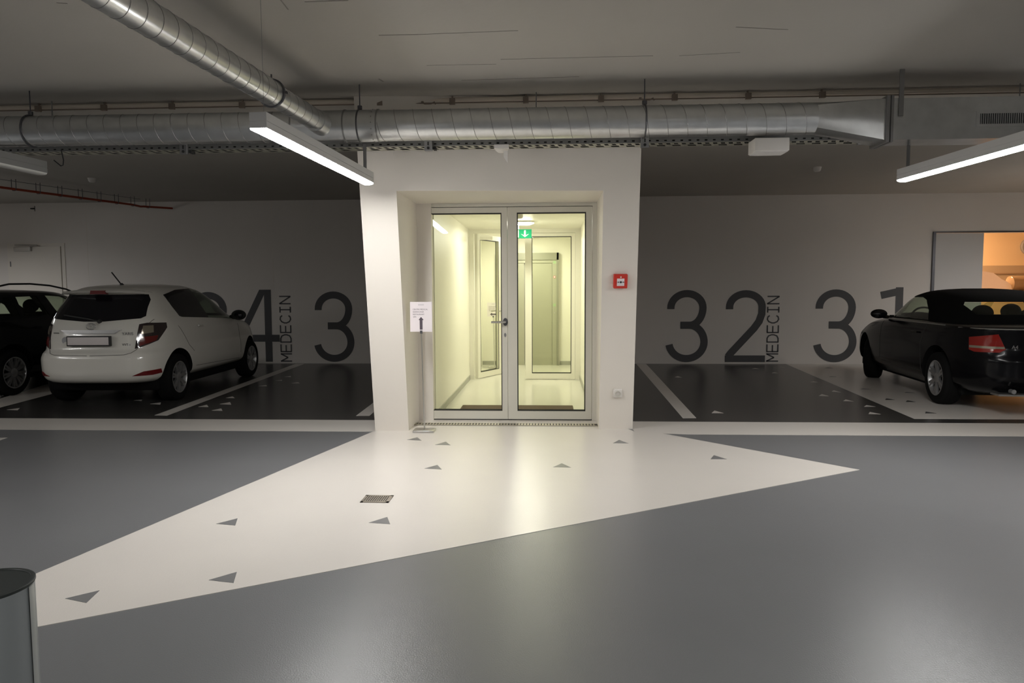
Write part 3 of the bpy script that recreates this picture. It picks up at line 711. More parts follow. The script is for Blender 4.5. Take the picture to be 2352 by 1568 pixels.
for zz in (.3, 1.15, 1.95): mb.tube([(a.x, YB - .035, zz - .05), (a.x, YB - .035, zz + .05)], .009, 8)
mb.obj('hinge', M['darksteel'], lf4)

# ------------------------------------------------------------------ side room with warm light on the right
RY = 16.6
struct(MB().box((OX0 - .5, YB + .2, 0), (OX0 - .4, RY, 2.9)).obj('wall_store_left', mat('store_wall', (.82, .68, .50), .7)))
SW = bpy.data.materials['store_wall']
struct(MB().box((OX0 - .5, RY, 0), (12.5, RY + .1, 2.9)).obj('wall_store_back', SW))
struct(MB().box((12.4, YB + .2, 0), (12.5, RY, 2.9)).obj('wall_store_right', SW))
struct(MB().box((OX0 - .5, YB + .2, 2.9), (12.5, RY + .1, 3.0)).obj('ceiling_store', SW))
mb = MB(); xo = on(2259, 600, y=YB).x
d5 = struct(empty('door_5'))
mb.box((OX0 - .035, YB - .03, 0), (OX0 + .012, YB - .001, OZ + .02)); mb.box((OX0, YB - .012, OZ - .003), (8.95, YB - .001, OZ + .022)); mb.obj('door_frame', M['darksteel'], d5)
MB().box((OX0 + .02, YB + .02, .005), (xo, YB + .07, OZ - .006)).obj('door_leaf', mat('panel_white', (.66, .66, .66), .6), d5)
# shelf with bagged things in the side room
ysf = 14.6
zsh = on(2330, 668, y=ysf).z
x0s = xo - .05; x1s = x0s + 2.6
t = empty('storage_table', (x0s, ysf, 0)); tag(t, 'long pale table carrying bagged things in the warm lit side room', 'table')
MB().box((0, -.1, zsh - .04), (x1s - x0s, .6, zsh)).obj('tabletop', mat('table_top', (.7, .6, .5), .5), t)
for xx in (.04, x1s - x0s - .04):
    for yy in (-.06, .56): MB().box((xx - .02, yy - .02, 0), (xx + .02, yy + .02, zsh - .04)).obj('leg', M['steel'], t)
def blob(c, r, sc, seed, amp=.18, n=28):
    mb = MB(); rnd = random.Random(seed); ph = [rnd.uniform(0, 6.28) for _ in range(8)]
    mb.sphere((0, 0, 0), r, n, sc)
    for v in mb.bm.verts:
        d = v.co.normalized(); f_ = 1 + amp * (.5 * sin(5 * d.x + ph[0]) * sin(6 * d.z + ph[1]) + .35 * sin(11 * d.y + ph[2] + 4 * d.x) + .2 * sin(17 * d.z + ph[3] + 9 * d.x))
        v.co *= f_
    zmin = -r * sc[2] * .8
    for v in mb.bm.verts:
        if v.co.z < zmin: v.co.z = zmin
        v.co += Vector(c) - Vector((0, 0, zmin))
    return mb
bagm = mat('white_bag_plastic', (.82, .70, .62), .4, bump=.6, bscale=14)
bagc = glassmat('clear_bag_plastic', (.82, .78, .74), rough=.15)
z_ = zsh
p = on(2272, 650, y=14.75)
o = MB().prism([(0, 0, 0), (.50, 0, 0), (.47, 0, .12), (.40, 0, .18), (.28, 0, .24), (.12, 0, .36), (-.10, 0, .40), (-.10, 0, 0)], (0, .3, 0)).obj('cloth_bundle', bagm); o.location = (p.x - .16, 14.56, z_)
tag(o, 'pale cloth bundle with sloping top at the left end of the side room table', 'cloth bundle')
o = blob((0, 0, 0), .15, (1.25, .7, .75), 3).obj('plastic_bag', bagm, None, True); q = on(2298, 640, y=15.03); o.location = (q.x, 15.05, z_)
tag(o, 'crumpled white plastic bag behind the cloth bundle on the side room table', 'bag')
o = blob((0, 0, 0), .10, (.7, .6, 1.7), 9).obj('paper_bag', bagm, None, True); q = on(2274, 640, y=15.1); o.location = (q.x - .12, 15.08, z_ + .0)
tag(o, 'small pointed white bag standing at the far left of the side room table', 'bag')
t = empty('wrapped_roll', (on(2338, 650, y=14.8).x + .05, 14.75, z_)); tag(t, 'large roll wrapped in clear plastic on the side room table', 'wrapped roll')
MB().tube([(-.26, 0, .15), (-.24, 0, .15), (.5, 0, .15)], [.09, .148, .148], 24).obj('roll', mat('roll_beige', (.42, .33, .24), .5, bump=.8, bscale=16), t, True)
MB().tube([(-.29, 0, .153), (-.25, 0, .153), (.52, 0, .153)], [.10, .151, .151], 24).obj('plastic_wrap', bagc, t, True)
MB().tube([(.02, -.16, .21), (.5, -.15, .235)], .017, 8).obj('tie_strap', mat('strap_white', (.85, .8, .75), .4), t)
q = on(2334, 618, y=15.25)
o = blob((0, 0, 0), .09, (.8, .6, 1.9), 12).obj('clear_bag', bagc, None, True); o.location = (q.x, 15.13, z_)
tag(o, 'clear plastic bag standing upright behind the wrapped roll', 'bag')
# stone ledge on the back wall of the side room, round disc on the wall
zl0, zl1 = on(2300, 627, y=RY).z, on(2300, 610, y=RY).z
struct(MB().box((OX0 - .4, RY - .10, zl0 - .3), (12.4, RY, zl1)).obj('trim_1', mat('ledge', (.46, .38, .30), .6)))
struct(MB().box((OX0 - .4, RY - .12, zl0 - .03), (12.4, RY - .10, zl0)).obj('trim_2', mat('ledge_line', (.30, .22, .16), .6)))
q = on(2361, 566, y=RY)
t = empty('wall_fan', (q.x, RY, q.z)); tag(t, 'round grey blue fan casing on the orange wall at the right edge', 'fan')
MB().lathe([(.17, .0), (.19, .03), (.20, .08), (.18, .10), (.15, .10)], 36, Matrix.Rotation(pi / 2, 4, 'X')).obj('casing', mat('fan_grey', (.34, .36, .42), .5), t, True)
# warm lamp
t = empty('store_lamp', (8.3, 15.3, 2.9)); tag(t, 'warm round ceiling lamp in the side room', 'ceiling light')
MB().lathe([(.16, -.03), (.16, 0)], 28).obj('housing', M['whitep'], t, True)
MB().lathe([(.001, -.09), (.10, -.075), (.15, -.03)], 28, caps=False).obj('globe', emis('warm_globe', (1, .60, .30), WARM * 3), t, True)

# ------------------------------------------------------------------ floor drain and bin
c = [fl(827, 1155), fl(893, 1155), fl(901, 1139), fl(843, 1139)]
xm = sum(v.x for v in c) / 4; ym = sum(v.y for v in c) / 4; aw = (c[1] - c[0]).length; dd = (c[3].y - c[0].y)
t = empty('floor_drain', (xm, ym, .0034)); tag(t, 'small square metal floor drain with slots on the white floor area', 'floor drain')
sk = ((c[2].x + c[3].x) - (c[0].x + c[1].x)) / 2
def dp(u, v): return (-aw / 2 + aw * u + sk * (v - .5) * .0, -dd / 2 + dd * v)
mb = MB(); mb.mi = 1; mb.box((-aw / 2, -dd / 2, 0), (aw / 2, dd / 2, .001)); mb.mi = 0
fw = .018
for bx_ in (((-aw / 2, -dd / 2), (aw / 2, -dd / 2 + fw)), ((-aw / 2, dd / 2 - fw), (aw / 2, dd / 2)), ((-aw / 2, -dd / 2), (-aw / 2 + fw, dd / 2)), ((aw / 2 - fw, -dd / 2), (aw / 2, dd / 2))):
    mb.box((*bx_[0], 0), (*bx_[1], .004))
x = -aw / 2 + fw + .004
while x < aw / 2 - fw: mb.box((x, -dd / 2 + fw, 0), (x + .0085, dd / 2 - fw, .0035)); x += .0145
mb.obj('drain_cover', [mat('drain_steel', (.40, .36, .30), .4, .7), M['gasket']], t)
hb = .62; q = on(-42, 1343, z=hb)
t = empty('litter_bin', (q.x, q.y, 0)); tag(t, 'round grey litter bin with black lid at the bottom left corner', 'litter bin')
rb_ = .118
MB().lathe([(rb_ * .92, 0), (rb_ * .95, .02), (rb_, .04), (rb_, hb - .006)], 48).obj('bin_body', M['bin'], t, True)
MB().lathe([(rb_ + .001, hb - .009), (rb_ + .0025, hb - .006), (rb_ + .0025, hb - .001), (rb_, hb), (rb_ * .93, hb), (rb_ * .92, hb - .002), (0.001, hb - .003)], 48, caps=False).obj('lid', mat('bin_lid_black', (.02, .026, .024), .5), t, True)
mb = MB(); an = radians(12)
for a0_ in (an,):
    mb.lathe([(rb_ + .004, .03), (rb_ + .004, hb - .010)], 5, a0=a0_ - .11, a1=a0_ + .11)
mb.obj('edge_trim', M['binedge'], t, True)
#CARS#
# ------------------------------------------------------------------ cars
M['cglass'] = glassmat('car_window_tint', (.84, .88, .82), .05)
M['yglass'] = glassmat('dark_tinted_window', (.50, .55, .50), .05)
M['cdark'] = mat('dark_window_glass', (.006, .006, .008), .08, spec=.5)
M['carwhite'] = mat('white_car_paint', (.74, .72, .66), .22, coat=.6)
M['carblack'] = mat('black_car_paint', (.003, .003, .004), .2, spec=.18, coat=.08)
M['cardark'] = mat('dark_car_paint', (.005, .006, .007), .2, spec=.2, coat=.12)
M['fabric'] = mat('black_roof_fabric', (.005, .005, .005), .95, spec=.1, bump=.3, bscale=300)
M['redlens'] = mat('red_lamp_lens', (.14, .006, .005), .12, coat=.5)
M['redlensb'] = mat('bright_red_lamp_lens', (.22, .008, .004), .12, coat=.4)
M['reddark'] = mat('dark_red_reflector', (.16, .01, .012), .25)
M['clearlens'] = mat('silver_lamp_lens', (.36, .32, .25), .2, .6)
M['lampblack'] = mat('smoked_lamp_lens', (.03, .02, .02), .1, coat=.6)
M['alloy'] = mat('alloy_rim', (.42, .42, .42), .35, .75)
M['seam'] = mat('panel_gap', (.05, .05, .045), .7)
M['plate'] = mat('plate_white', (.68, .63, .62), .5)

def catmull(tab, n):
    out = []
    N = len(tab)
    zs = [t[0] for t in tab]
    for i in range(n + 1):
        z = zs[0] + (zs[-1] - zs[0]) * i / n
        j = max(k_ for k_ in range(N - 1) if zs[k_] <= z + 1e-9)
        h_ = zs[j + 1] - zs[j]; u = (z - zs[j]) / h_
        row = [z]
        for c in range(1, len(tab[0])):
            def m_(k_):
                if k_ <= 0: return (tab[1][c] - tab[0][c]) / (zs[1] - zs[0])
                if k_ >= N - 1: return (tab[-1][c] - tab[-2][c]) / (zs[-1] - zs[-2])
                a = (tab[k_][c] - tab[k_ - 1][c]) / (zs[k_] - zs[k_ - 1]); b = (tab[k_ + 1][c] - tab[k_][c]) / (zs[k_ + 1] - zs[k_])
                return 0 if a * b <= 0 else 2 * a * b / (a + b)
            p0, p1 = tab[j][c], tab[j + 1][c]; m0, m1 = m_(j) * h_, m_(j + 1) * h_
            row.append(p0 * (2 * u ** 3 - 3 * u ** 2 + 1) + m0 * (u ** 3 - 2 * u ** 2 + u) + p1 * (-2 * u ** 3 + 3 * u ** 2) + m1 * (u ** 3 - u ** 2))
        out.append(row)
    return out
def outline(w, yr, yf, nr, nf, K=44):
    yc, l = (yr + yf) / 2, (yf - yr) / 2; P = []
    for i in range(401):
        a = -pi / 2 + pi * i / 400; n = nr if a < 0 else nf
        P.append((w * abs(cos(a)) ** (2 / n), yc + l * (1 if a > 0 else -1) * abs(sin(a)) ** (2 / n)))
    S_ = [0]
    for i in range(400): S_.append(S_[-1] + math.dist(P[i], P[i + 1]))
    out = []; j = 0
    for q in range(K + 1):
        s_ = S_[-1] * q / K
        while j < 399 and S_[j + 1] < s_: j += 1
        u = (s_ - S_[j]) / max(1e-9, S_[j + 1] - S_[j]); out.append((P[j][0] + (P[j + 1][0] - P[j][0]) * u, P[j][1] + (P[j + 1][1] - P[j][1]) * u))
    out[0] = (0, yr); out[-1] = (0, yf)
    return out + [(-x, y) for x, y in out[-2:0:-1]]
def solid(tab, n=60, bulge=None, K=44):
    mb = MB(); rings = []
    for z, w, yr, yf, nr, nf in catmull(tab, n):
        o = outline(max(w, .02), yr, yf, nr, nf, K)
        rings.append([mb.bm.verts.new((x, y, z)) for x, y in o])
    for a, b in zip(rings, rings[1:]):
        N = len(a)
        for i in range(N): mb._f([a[i], a[(i + 1) % N], b[(i + 1) % N], b[i]])
    def cap(r_, rev):
        N = len(r_); K_ = N // 2
        for i in range(K_):
            a, b, c, d = r_[i], r_[i + 1], r_[(N - i - 1) % N], r_[(N - i) % N]
            q = []
            for v in (a, b, c, d):
                if v not in q: q.append(v)
            if len(q) > 2: mb._f(q[::-1] if rev else q)
    cap(rings[0], False); cap(rings[-1], True)
    bmesh.ops.recalc_face_normals(mb.bm, faces=mb.bm.faces[:])
    return mb
def sub(o, cutters, mode='DIFFERENCE'):
    tmp = []
    for c in cutters:
        m_ = o.modifiers.new('b', 'BOOLEAN'); m_.operation = mode; m_.object = c; m_.solver = 'EXACT'; tmp.append(c)
    dg = bpy.context.evaluated_depsgraph_get(); me = bpy.data.meshes.new_from_object(o.evaluated_get(dg))
    o.modifiers.clear(); o.data = me
    me.polygons.foreach_set('use_smooth', [True] * len(me.polygons)); me.set_sharp_from_angle(angle=radians(32))
    for c in tmp: bpy.data.objects.remove(c, do_unlink=True)
def cut_obj(mb, mi=1):
    for f in mb.bm.faces: f.material_index = mi
    return mb.obj('cut', [M['seam'], M['cavity']])
def cutprism(pts, off): return cut_obj(MB().prism(pts, off))
def bvh_of(mb): return BVHTree.FromBMesh(mb.bm)
class Skin:
    def __init__(s, bvhs): s.b = bvhs
    def ray(s, o, d):
        best = None
        for b in s.b:
            r_ = b.ray_cast(o, d)
            if r_[0] is not None and (best is None or r_[3] < best[3]): best = r_
        return best
    def patch(s, pts, dirv, up=(0, 0, 1), off=.003, th=.01, cell=.03, mirror=False):
        """conformal panel: outline pts (3d) seen along dirv, laid on the body skin"""
        d = Vector(dirv).normalized(); r_ = d.cross(Vector(up)).normalized(); u_ = r_.cross(d).normalized()
        P = [(Vector(p).dot(r_), Vector(p).dot(u_)) for p in pts]
        if sum(P[i][0] * P[(i + 1) % len(P)][1] - P[(i + 1) % len(P)][0] * P[i][1] for i in range(len(P))) < 0: P = P[::-1]
        x0, x1 = min(p[0] for p in P), max(p[0] for p in P); y0, y1 = min(p[1] for p in P), max(p[1] for p in P)
        nx, ny = max(2, int((x1 - x0) / cell) + 1), max(2, int((y1 - y0) / cell) + 1)
        bm = bmesh.new(); g = [[bm.verts.new((x0 + (x1 - x0) * i / nx, y0 + (y1 - y0) * j / ny, 0)) for i in range(nx + 1)] for j in range(ny + 1)]
        for j in range(ny):
            for i in range(nx): bm.faces.new((g[j][i], g[j][i + 1], g[j + 1][i + 1], g[j + 1][i]))
        n = len(P)
        for i in range(n):
            a, b = Vector((*P[i], 0)), Vector((*P[(i + 1) % n], 0)); e = b - a
            if e.length < 1e-6: continue
            nr = Vector((e.y, -e.x, 0)).normalized()
            bmesh.ops.bisect_plane(bm, geom=bm.verts[:] + bm.edges[:] + bm.faces[:], plane_co=a, plane_no=nr, clear_outer=True, dist=1e-5)
        inner = {}
        bad = []
        c0 = sum((Vector(p) for p in pts), Vector()) / len(pts); depth0 = c0.dot(d)
        for v in bm.verts:
            o = r_ * v.co.x + u_ * v.co.y + d * (depth0 - 3)
            h_ = s.ray(o, d)
            if h_ is None: bad.append(v); continue
            nn = h_[1].normalized()
            if nn.dot(d) > 0: nn = -nn
            v.co = h_[0] + nn * off; inner[v] = -nn * th
        if bad: bmesh.ops.delete(bm, geom=bad, context='VERTS')
        vs = list(bm.verts); fs = list(bm.faces); bd = [e for e in bm.edges if e.is_boundary]
        mp = {v: bm.verts.new(v.co + inner[v]) for v in vs}
        for f in fs: bm.faces.new([mp[v] for v in reversed(f.verts)])
        for e in bd: 
            try: bm.faces.new([e.verts[0], e.verts[1], mp[e.verts[1]], mp[e.verts[0]]])
            except ValueError: pass
        if mirror:
            for v in bm.verts: v.co.x = -v.co.x
        mb = MB(); mb.bm.free(); mb.bm = bm
        return mb
    def line(s, pts, dirv, wd=.004, off=.0005, n=24):
        d = Vector(dirv).normalized(); L = []
        for a, b in zip(pts, pts[1:]):
            for i in range(n):
                p = Vector(a).lerp(Vector(b), i / n); h_ = s.ray(p - d * 3, d)
                if h_: L.append(h_[0] + (h_[1] if h_[1].dot(d) < 0 else -h_[1]) * off)
        return L
def wheel(parent, x, y, R, Rr, side, spokes, rm, steer=0., wd=.20):
    T = Matrix.Translation((x, y, R)) @ Matrix.Rotation(steer, 4, 'Z') @ Matrix.Rotation(side * pi / 2, 4, 'Y')   # local z points outward
    h2 = wd
    mb = MB(); mb.lathe([(Rr - .005, -h2), (R - .03, -h2), (R - .008, -h2 + .015), (R, -h2 + .035), (R, -.035), (R - .008, -.015), (R - .03, 0), (Rr + .01, -.002), (Rr, -.008), (Rr - .006, -.02), (Rr - .006, -h2 * .8)], 48, T, caps=False)
    for q in range(4): mb.lathe([(R + .0005, -.05 - q * .033), (R + .0005, -.046 - q * .033)], 48, T, caps=False)
    w_ = mb.obj('wheel', M['rubber'], parent, True)
    mb = MB(); mb.lathe([(Rr, -.006), (Rr - .012, -.004), (Rr - .022, -.02), (Rr - .026, -.10)], 48, T, caps=False)
    mb.lathe([(0, -.012), (.045, -.012), (.06, -.02), (.06, -.05), (0, -.05)], 24, T, caps=False)
    for q in range(spokes):
        a = 2 * pi * q / spokes
        for da in (-.10, .10):
            a0, a1 = a + da * .6, a + da * 1.25
            p = [];
            for rr, aa, zz in ((.05, a0, -.02), (Rr - .018, a1, -.008)):
                t_ = Vector((-sin(aa), cos(aa), 0)) * (.016 if rr < .1 else .012); c_ = Vector((rr * cos(aa), rr * sin(aa), zz)); p += [c_ - t_, c_ + t_]
            q4 = [p[0], p[1], p[3], p[2]]
            mb.hexa([T @ v for v in [x_ + Vector((0, 0, -.03)) for x_ in q4]] + [T @ v for v in q4])
    mb.obj('rim', rm, w_, True, 30)
    MB().lathe([(0, -.105), (Rr - .03, -.105), (Rr - .03, -.12), (0, -.12)], 32, T, caps=False).obj('brake_disc', M['cavity'], w_)
    for q in range(spokes):
        a = 2 * pi * (q + .5) / spokes
    return w_
def seat(parent, x, y, z0, hz, head=True):
    mb = MB(); mb.hexa([(x - .23, y - .08, z0), (x + .23, y - .08, z0), (x + .23, y + .08, z0), (x - .23, y + .08, z0), (x - .19, y - .22, hz), (x + .19, y - .22, hz), (x + .19, y - .10, hz), (x - .19, y - .10, hz)])
    mb.box((x - .24, y - .05, z0 - .15), (x + .24, y + .45, z0))
    es = mb.bm.edges[:]; bmesh.ops.bevel(mb.bm, geom=es, offset=.045, segments=3, affect='EDGES', profile=.5)
    s_ = mb.obj('seat', M['seat'], parent, True)
    if head:
        mb = MB(); mb.sphere((x, y - .19, hz + .12), .1, 20, (1.25, .55, 1.0)); mb.tube([(x - .05, y - .17, hz - .02), (x - .05, y - .18, hz + .1)], .007, 8); mb.tube([(x + .05, y - .17, hz - .02), (x + .05, y - .18, hz + .1)], .007, 8)
        mb.obj('headrest', M['seat'], s_, True)

def car_base(name, loc, rz, label, tab, paint, wheels, archR, R, cav, cuts, wd):
    t = empty(name, loc, rz); tag(t, label, 'car')
    mb = solid(tab, 64)
    sk = Skin([bvh_of(mb)])
    body = mb.obj('body', [paint, M['cavity']], None, True)
    cs = []
    for sy in wheels:
        for sg in (-1, 1):
            c = MB(); c.lathe([(archR, -.16), (archR, .4)], 40, Matrix.Translation((sg * (wd - .10), sy, R + .02)) @ Matrix.Rotation(sg * pi / 2, 4, 'Y')); cs.append(cut_obj(c))
    if cav: cs.append(cut_obj(solid(cav, 24, K=20)))
    for pts, off in cuts: cs.append(cutprism(pts, off))
    sub(body, cs)
    body.parent = t
    return t, sk, body

# ============ white hatchback
W2 = .78
tabY = [(.27, .62, .30, 3.60, 5.5, 4), (.30, .70, .10, 3.75, 5.8, 4), (.36, .765, .04, 3.83, 5.8, 4), (.45, .785, .015, 3.88, 5.8, 4), (.58, .79, .01, 3.88, 5.8, 4), (.655, .785, .03, 3.87, 5.6, 4), (.70, .775, .075, 3.85, 5.4, 4), (.80, .770, .09, 3.78, 5.2, 4),
        (.90, .760, .105, 3.62, 5.0, 3.6), (.97, .740, .13, 3.30, 5.0, 3.4), (1.03, .715, .16, 2.98, 5.2, 3.6), (1.10, .68, .20, 2.84, 5.6, 3.6), (1.20, .625, .26, 2.68, 5.8, 3.6), (1.30, .575, .33, 2.50, 5.8, 3.6), (1.38, .53, .38, 2.33, 5.6, 3.4), (1.43, .49, .44, 2.18, 4.8, 3.2), (1.465, .45, .56, 2.02, 4, 3), (1.49, .36, .80, 1.85, 3.2, 2.8), (1.505, .20, 1.05, 1.65, 2.6, 2.6)]
side = [(.80, 1.36), (.91, 1.08), (.97, 1.065), (2.95, .965), (2.88, 1.06), (2.72, 1.15), (2.42, 1.31), (2.07, 1.415), (1.64, 1.44), (1.19, 1.42)]
cutside = [(-1.2, y, z) for y, z in [(1.02, 1.36), (1.10, 1.09), (2.40, 1.03), (2.66, 1.10), (2.38, 1.27), (2.04, 1.37), (1.64, 1.39), (1.25, 1.38)]]
cavY = [(.55, .70, .55, 2.75, 5, 4), (1.0, .68, .55, 2.75, 5, 4), (1.2, .61, .60, 2.5, 5, 4), (1.40, .52, .70, 2.1, 5, 4)]
tY, sk, bodyY = car_base('white_hatchback', (-5.50, 8.13, 0), .0465, 'white hatchback car parked beside the dark car in front of number 4', tabY, M['carwhite'], (.70, 3.21), .355, .30, cavY,
    [(cutside, (2.4, 0, 0)), ([(-.52, 2.0, 1.06), (.52, 2.0, 1.06), (.46, 2.0, 1.36), (-.46, 2.0, 1.36)], (0, 1.6, 0))], W2)
for sg in (1, -1):
    mi = sg < 0
    gl = sk.patch([(.7, y, z) for y, z in side], (-1, 0, 0), off=.005, th=.006, cell=.02, mirror=mi)
    # dark ceramic border and rear pillar glass, lighter see-through front pane
    gl.obj('side_window', M['yglass'], tY, True)
    for f in ():
        pass
    sk.patch([(.7, y, z) for y, z in [(.80, 1.36), (.91, 1.08), (.97, 1.065), (1.72, 1.03), (1.66, 1.44), (1.19, 1.42)]], (-1, 0, 0), off=.007, th=.009, cell=.02, mirror=mi).obj('rear_quarter_glass', M['cdark'], tY, True)
    # window surround
    # tail lamp
    T_ = [(.60, .12, 1.005), (.655, .2, 1.02), (.765, .45, 1.01), (.77, .45, .95), (.72, .3, .80), (.60, .1, .725), (.535, .09, .71), (.575, .1, .90)]
    tl = sk.patch(T_, (-.62, .78, 0), off=.006, th=.03, cell=.02, mirror=mi).obj('tail_lamp', M['lampblack'], tY, True)
    sk.patch([(.625, .15, .985), (.70, .25, .985), (.69, .25, .90), (.61, .12, .885)], (-.62, .78, 0), off=.009, th=.008, cell=.02, mirror=mi).obj('indicator_lens', M['clearlens'], tl, True)
    sk.patch([(.60, .12, .85), (.72, .3, .86), (.70, .28, .80), (.585, .1, .74)], (-.62, .78, 0), off=.009, th=.008, cell=.02, mirror=mi).obj('stop_lens', M['redlens'], tl, True)
    sk.patch([(.50, .05, .388), (.62, .08, .438), (.755, .2, .452), (.762, .2, .40), (.70, .1, .386)], (-.3, 1, 0), off=.006, th=.02, cell=.02, mirror=mi).obj('bumper_reflector', M['reddark'], tY, True)
    # door gap, sill gap
    mb = MB()
    for L_ in (sk.line([(.7, .78, .96), (.7, 1.0, .68), (.7, 1.10, .60)], (-1, 0, 0)), sk.line([(.7, 1.16, .40), (.7, 2.76, .36)], (-1, 0, 0)), sk.line([(.7, 2.70, .90), (.7, 2.72, .42)], (-1, 0, 0))):
        mb.tube([(p.x * sg, p.y, p.z) for p in L_], .0028, 5)
    mb.obj('door_gap', M['seam'], tY)
    # mirror
    mb = MB(); mb.sphere((sg * .82, 2.58, 1.035), .1, 20, (1.15, .7, .8)); mb.tube([(sg * .66, 2.66, 1.0), (sg * .78, 2.62, 1.0)], .035, 8)
    mr = mb.obj('side_mirror', M['black'], tY, True)
    MB().sphere((sg * .83, 2.545, 1.035), .08, 16, (1.0, .5, .75)).obj('mirror_glass', M['cdark'], mr, True)
    mb = MB(); L_ = sk.line([(.7, 1.28, .93), (.7, 1.44, .925)], (-1, 0, 0), off=.022, n=6); mb.tube([(p.x * sg, p.y, p.z) for p in L_], .012, 8); mb.obj('door_handle', M['carwhite'], tY, True)
sk.patch([(.53, .2, 1.075), (.565, .25, 1.10), (.53, .35, 1.30), (.495, .4, 1.365), (-.495, .4, 1.365), (-.53, .35, 1.30), (-.565, .25, 1.10), (-.53, .2, 1.075), (-.12, .15, 1.04), (.12, .15, 1.04)], (0, 1, 0), off=.005, th=.012, cell=.014).obj('rear_window', M['cdark'], tY, True)
sk.patch([(-.55, 2.6, 1.05), (.55, 2.6, 1.05), (.48, 2.4, 1.38), (-.48, 2.4, 1.38)], (0, -1, 0), off=.003, th=.004, cell=.06).obj('windscreen', M['cglass'], tY, True)
# roof spoiler
mb = MB(); prof = []
rows = []
for i in range(25):
    u = -1 + 2 * i / 24; x = .515 * u; e = abs(u) ** 3
    rows.append([(x, .30 + .10 * e, 1.385 - .015 * e), (x, .28 + .10 * e, 1.405 - .02 * e), (x, .31 + .10 * e, 1.425 - .02 * e), (x, .60, 1.468 - .055 * e - .03 * u * u), (x, .60, 1.42 - .05 * e), (x, .42 + .06 * e, 1.39 - .02 * e)])
vv = [[mb.bm.verts.new(p) for p in r_] for r_ in rows]
for a, b in zip(vv, vv[1:]):
    for j in range(6): mb._f([a[j], a[(j + 1) % 6], b[(j + 1) % 6], b[j]])
mb._f(vv[0]); mb._f(vv[-1][::-1]); mb.obj('roof_spoiler', M['carwhite'], tY, True, 60)
MB().hexa([(-.10, .278, 1.372), (.10, .278, 1.372), (.10, .33, 1.372), (-.10, .33, 1.372), (-.085, .268, 1.418), (.085, .268, 1.418), (.085, .33, 1.42), (-.085, .33, 1.42)]).obj('high_stop_lamp', M['redlens'], tY)
# hatch gap
for sg in (1, -1):
    L_ = sk.line([(sg * .63, 0, 1.06), (sg * .60, 0, 1.005)], (0, 1, 0)) + sk.line([(sg * .535, 0, .71), (sg * .49, 0, .665), (sg * .42, 0, .645), (0, 0, .635)], (0, 1, 0))
    MB().tube(L_, .003, 5).obj('hatch_gap', M['seam'], tY)
yr = sk.ray(Vector((0, -2, .93)), Vector((0, 1, 0)))[0].y
mb = MB(); mb.prism([(-.37, yr - .028, .942), (.37, yr - .028, .942), (.29, yr - .032, .898), (-.29, yr - .032, .898)], (0, .05, 0)); bmesh.ops.bevel(mb.bm, geom=mb.bm.edges[:], offset=.005, segments=2, affect='EDGES'); mb.obj('chrome_garnish', M['chrome'], tY, True)
yp = .035
mb = MB(); mb.box((-.262, yp - .004, .750), (.262, yp + .04, .872), .006); pf = mb.obj('plate_frame', M['black'], tY)
MB().box((-.247, yp - .008, .766), (.247, yp - .004, .860), .003).obj('licence_plate', M['plate'], tY, True)
# emblem
mb = MB(); E_ = Matrix.Translation((0, yr - .012, .985))
def ell(rx, rz, cx=0, cz=0): return [E_ @ Vector((cx + rx * cos(a * pi / 12), 0, cz + rz * sin(a * pi / 12))) for a in range(24)]
mb.tube(ell(.056, .038), .005, 6, closed=True); mb.tube(ell(.018, .036, 0, 0), .004, 6, closed=True); mb.tube(ell(.036, .014, 0, .016), .004, 6, closed=True)
mb.obj('emblem', M['chrome'], tY, True)
# model lettering on the hatch
def onskin_text(body, size, x, z, m_, name):
    h_ = sk.ray(Vector((x, -2, z)), Vector((0, 1, 0))); y_ = h_[0].y; n_ = h_[1]
    if n_.y > 0: n_ = -n_
    an = math.atan2(-n_.x, -n_.y) if abs(n_.x) > 1e-3 else 0
    an = math.atan2(n_.x, -n_.y)
    textmesh(body, size, Matrix.Translation((x, y_ - .004, z - size * .35)) @ Matrix.Rotation(an, 4, 'Z') @ XZ, m_, name, tY, .0015)
onskin_text('YARIS', .048, .43, .895, M['darksteel'], 'lettering')
onskin_text('VVT-i', .040, .42, .765, M['darksteel'], 'lettering')
onskin_text('TOYOTA', .022, -.44, .905, M['darksteel'], 'lettering')
# exhaust, tow flap, rear wiper, antenna, underbody
mb = MB(); mb.tube([(.10, .135, 1.05), (.10, .10, 1.04)], .022, 12); mb.tube([(.10, .13, 1.04), (-.08, .17, 1.075), (-.38, .20, 1.12)], .009, 8); mb.obj('rear_wiper', M['black'], tY, True)
mb = MB(); mb.tube([(-.02, .86, 1.46), (-.02, .84, 1.51)], [.045, .016], 12); mb.tube([(-.02, .84, 1.495), (-.06, .70, 1.65)], .008, 8); mb.obj('roof_antenna', M['black'], tY, True)
MB().box((-.66, .35, .17), (.66, 3.5, .36), .03).obj('underbody', M['cavity'], tY)
MB().lathe([(.0, 0), (.045, 0), (.045, .003), (0, .003)], 24, Matrix.Translation((-.31, sk.ray(Vector((-.31, -2, .82)), Vector((0, 1, 0)))[0].y, .815)) @ Matrix.Rotation(pi / 2, 4, 'X'), caps=False).obj('hatch_sticker', mat('grey_sticker', (.42, .42, .44), .5), tY)
for sy in (.70, 3.21):
    for sg in (-1, 1): wheel(tY, sg * (W2 - .005), sy, .30, .205, sg, 7, M['alloy'])
for x in (-.33, .33): seat(tY, x, 1.75, .60, 1.05)

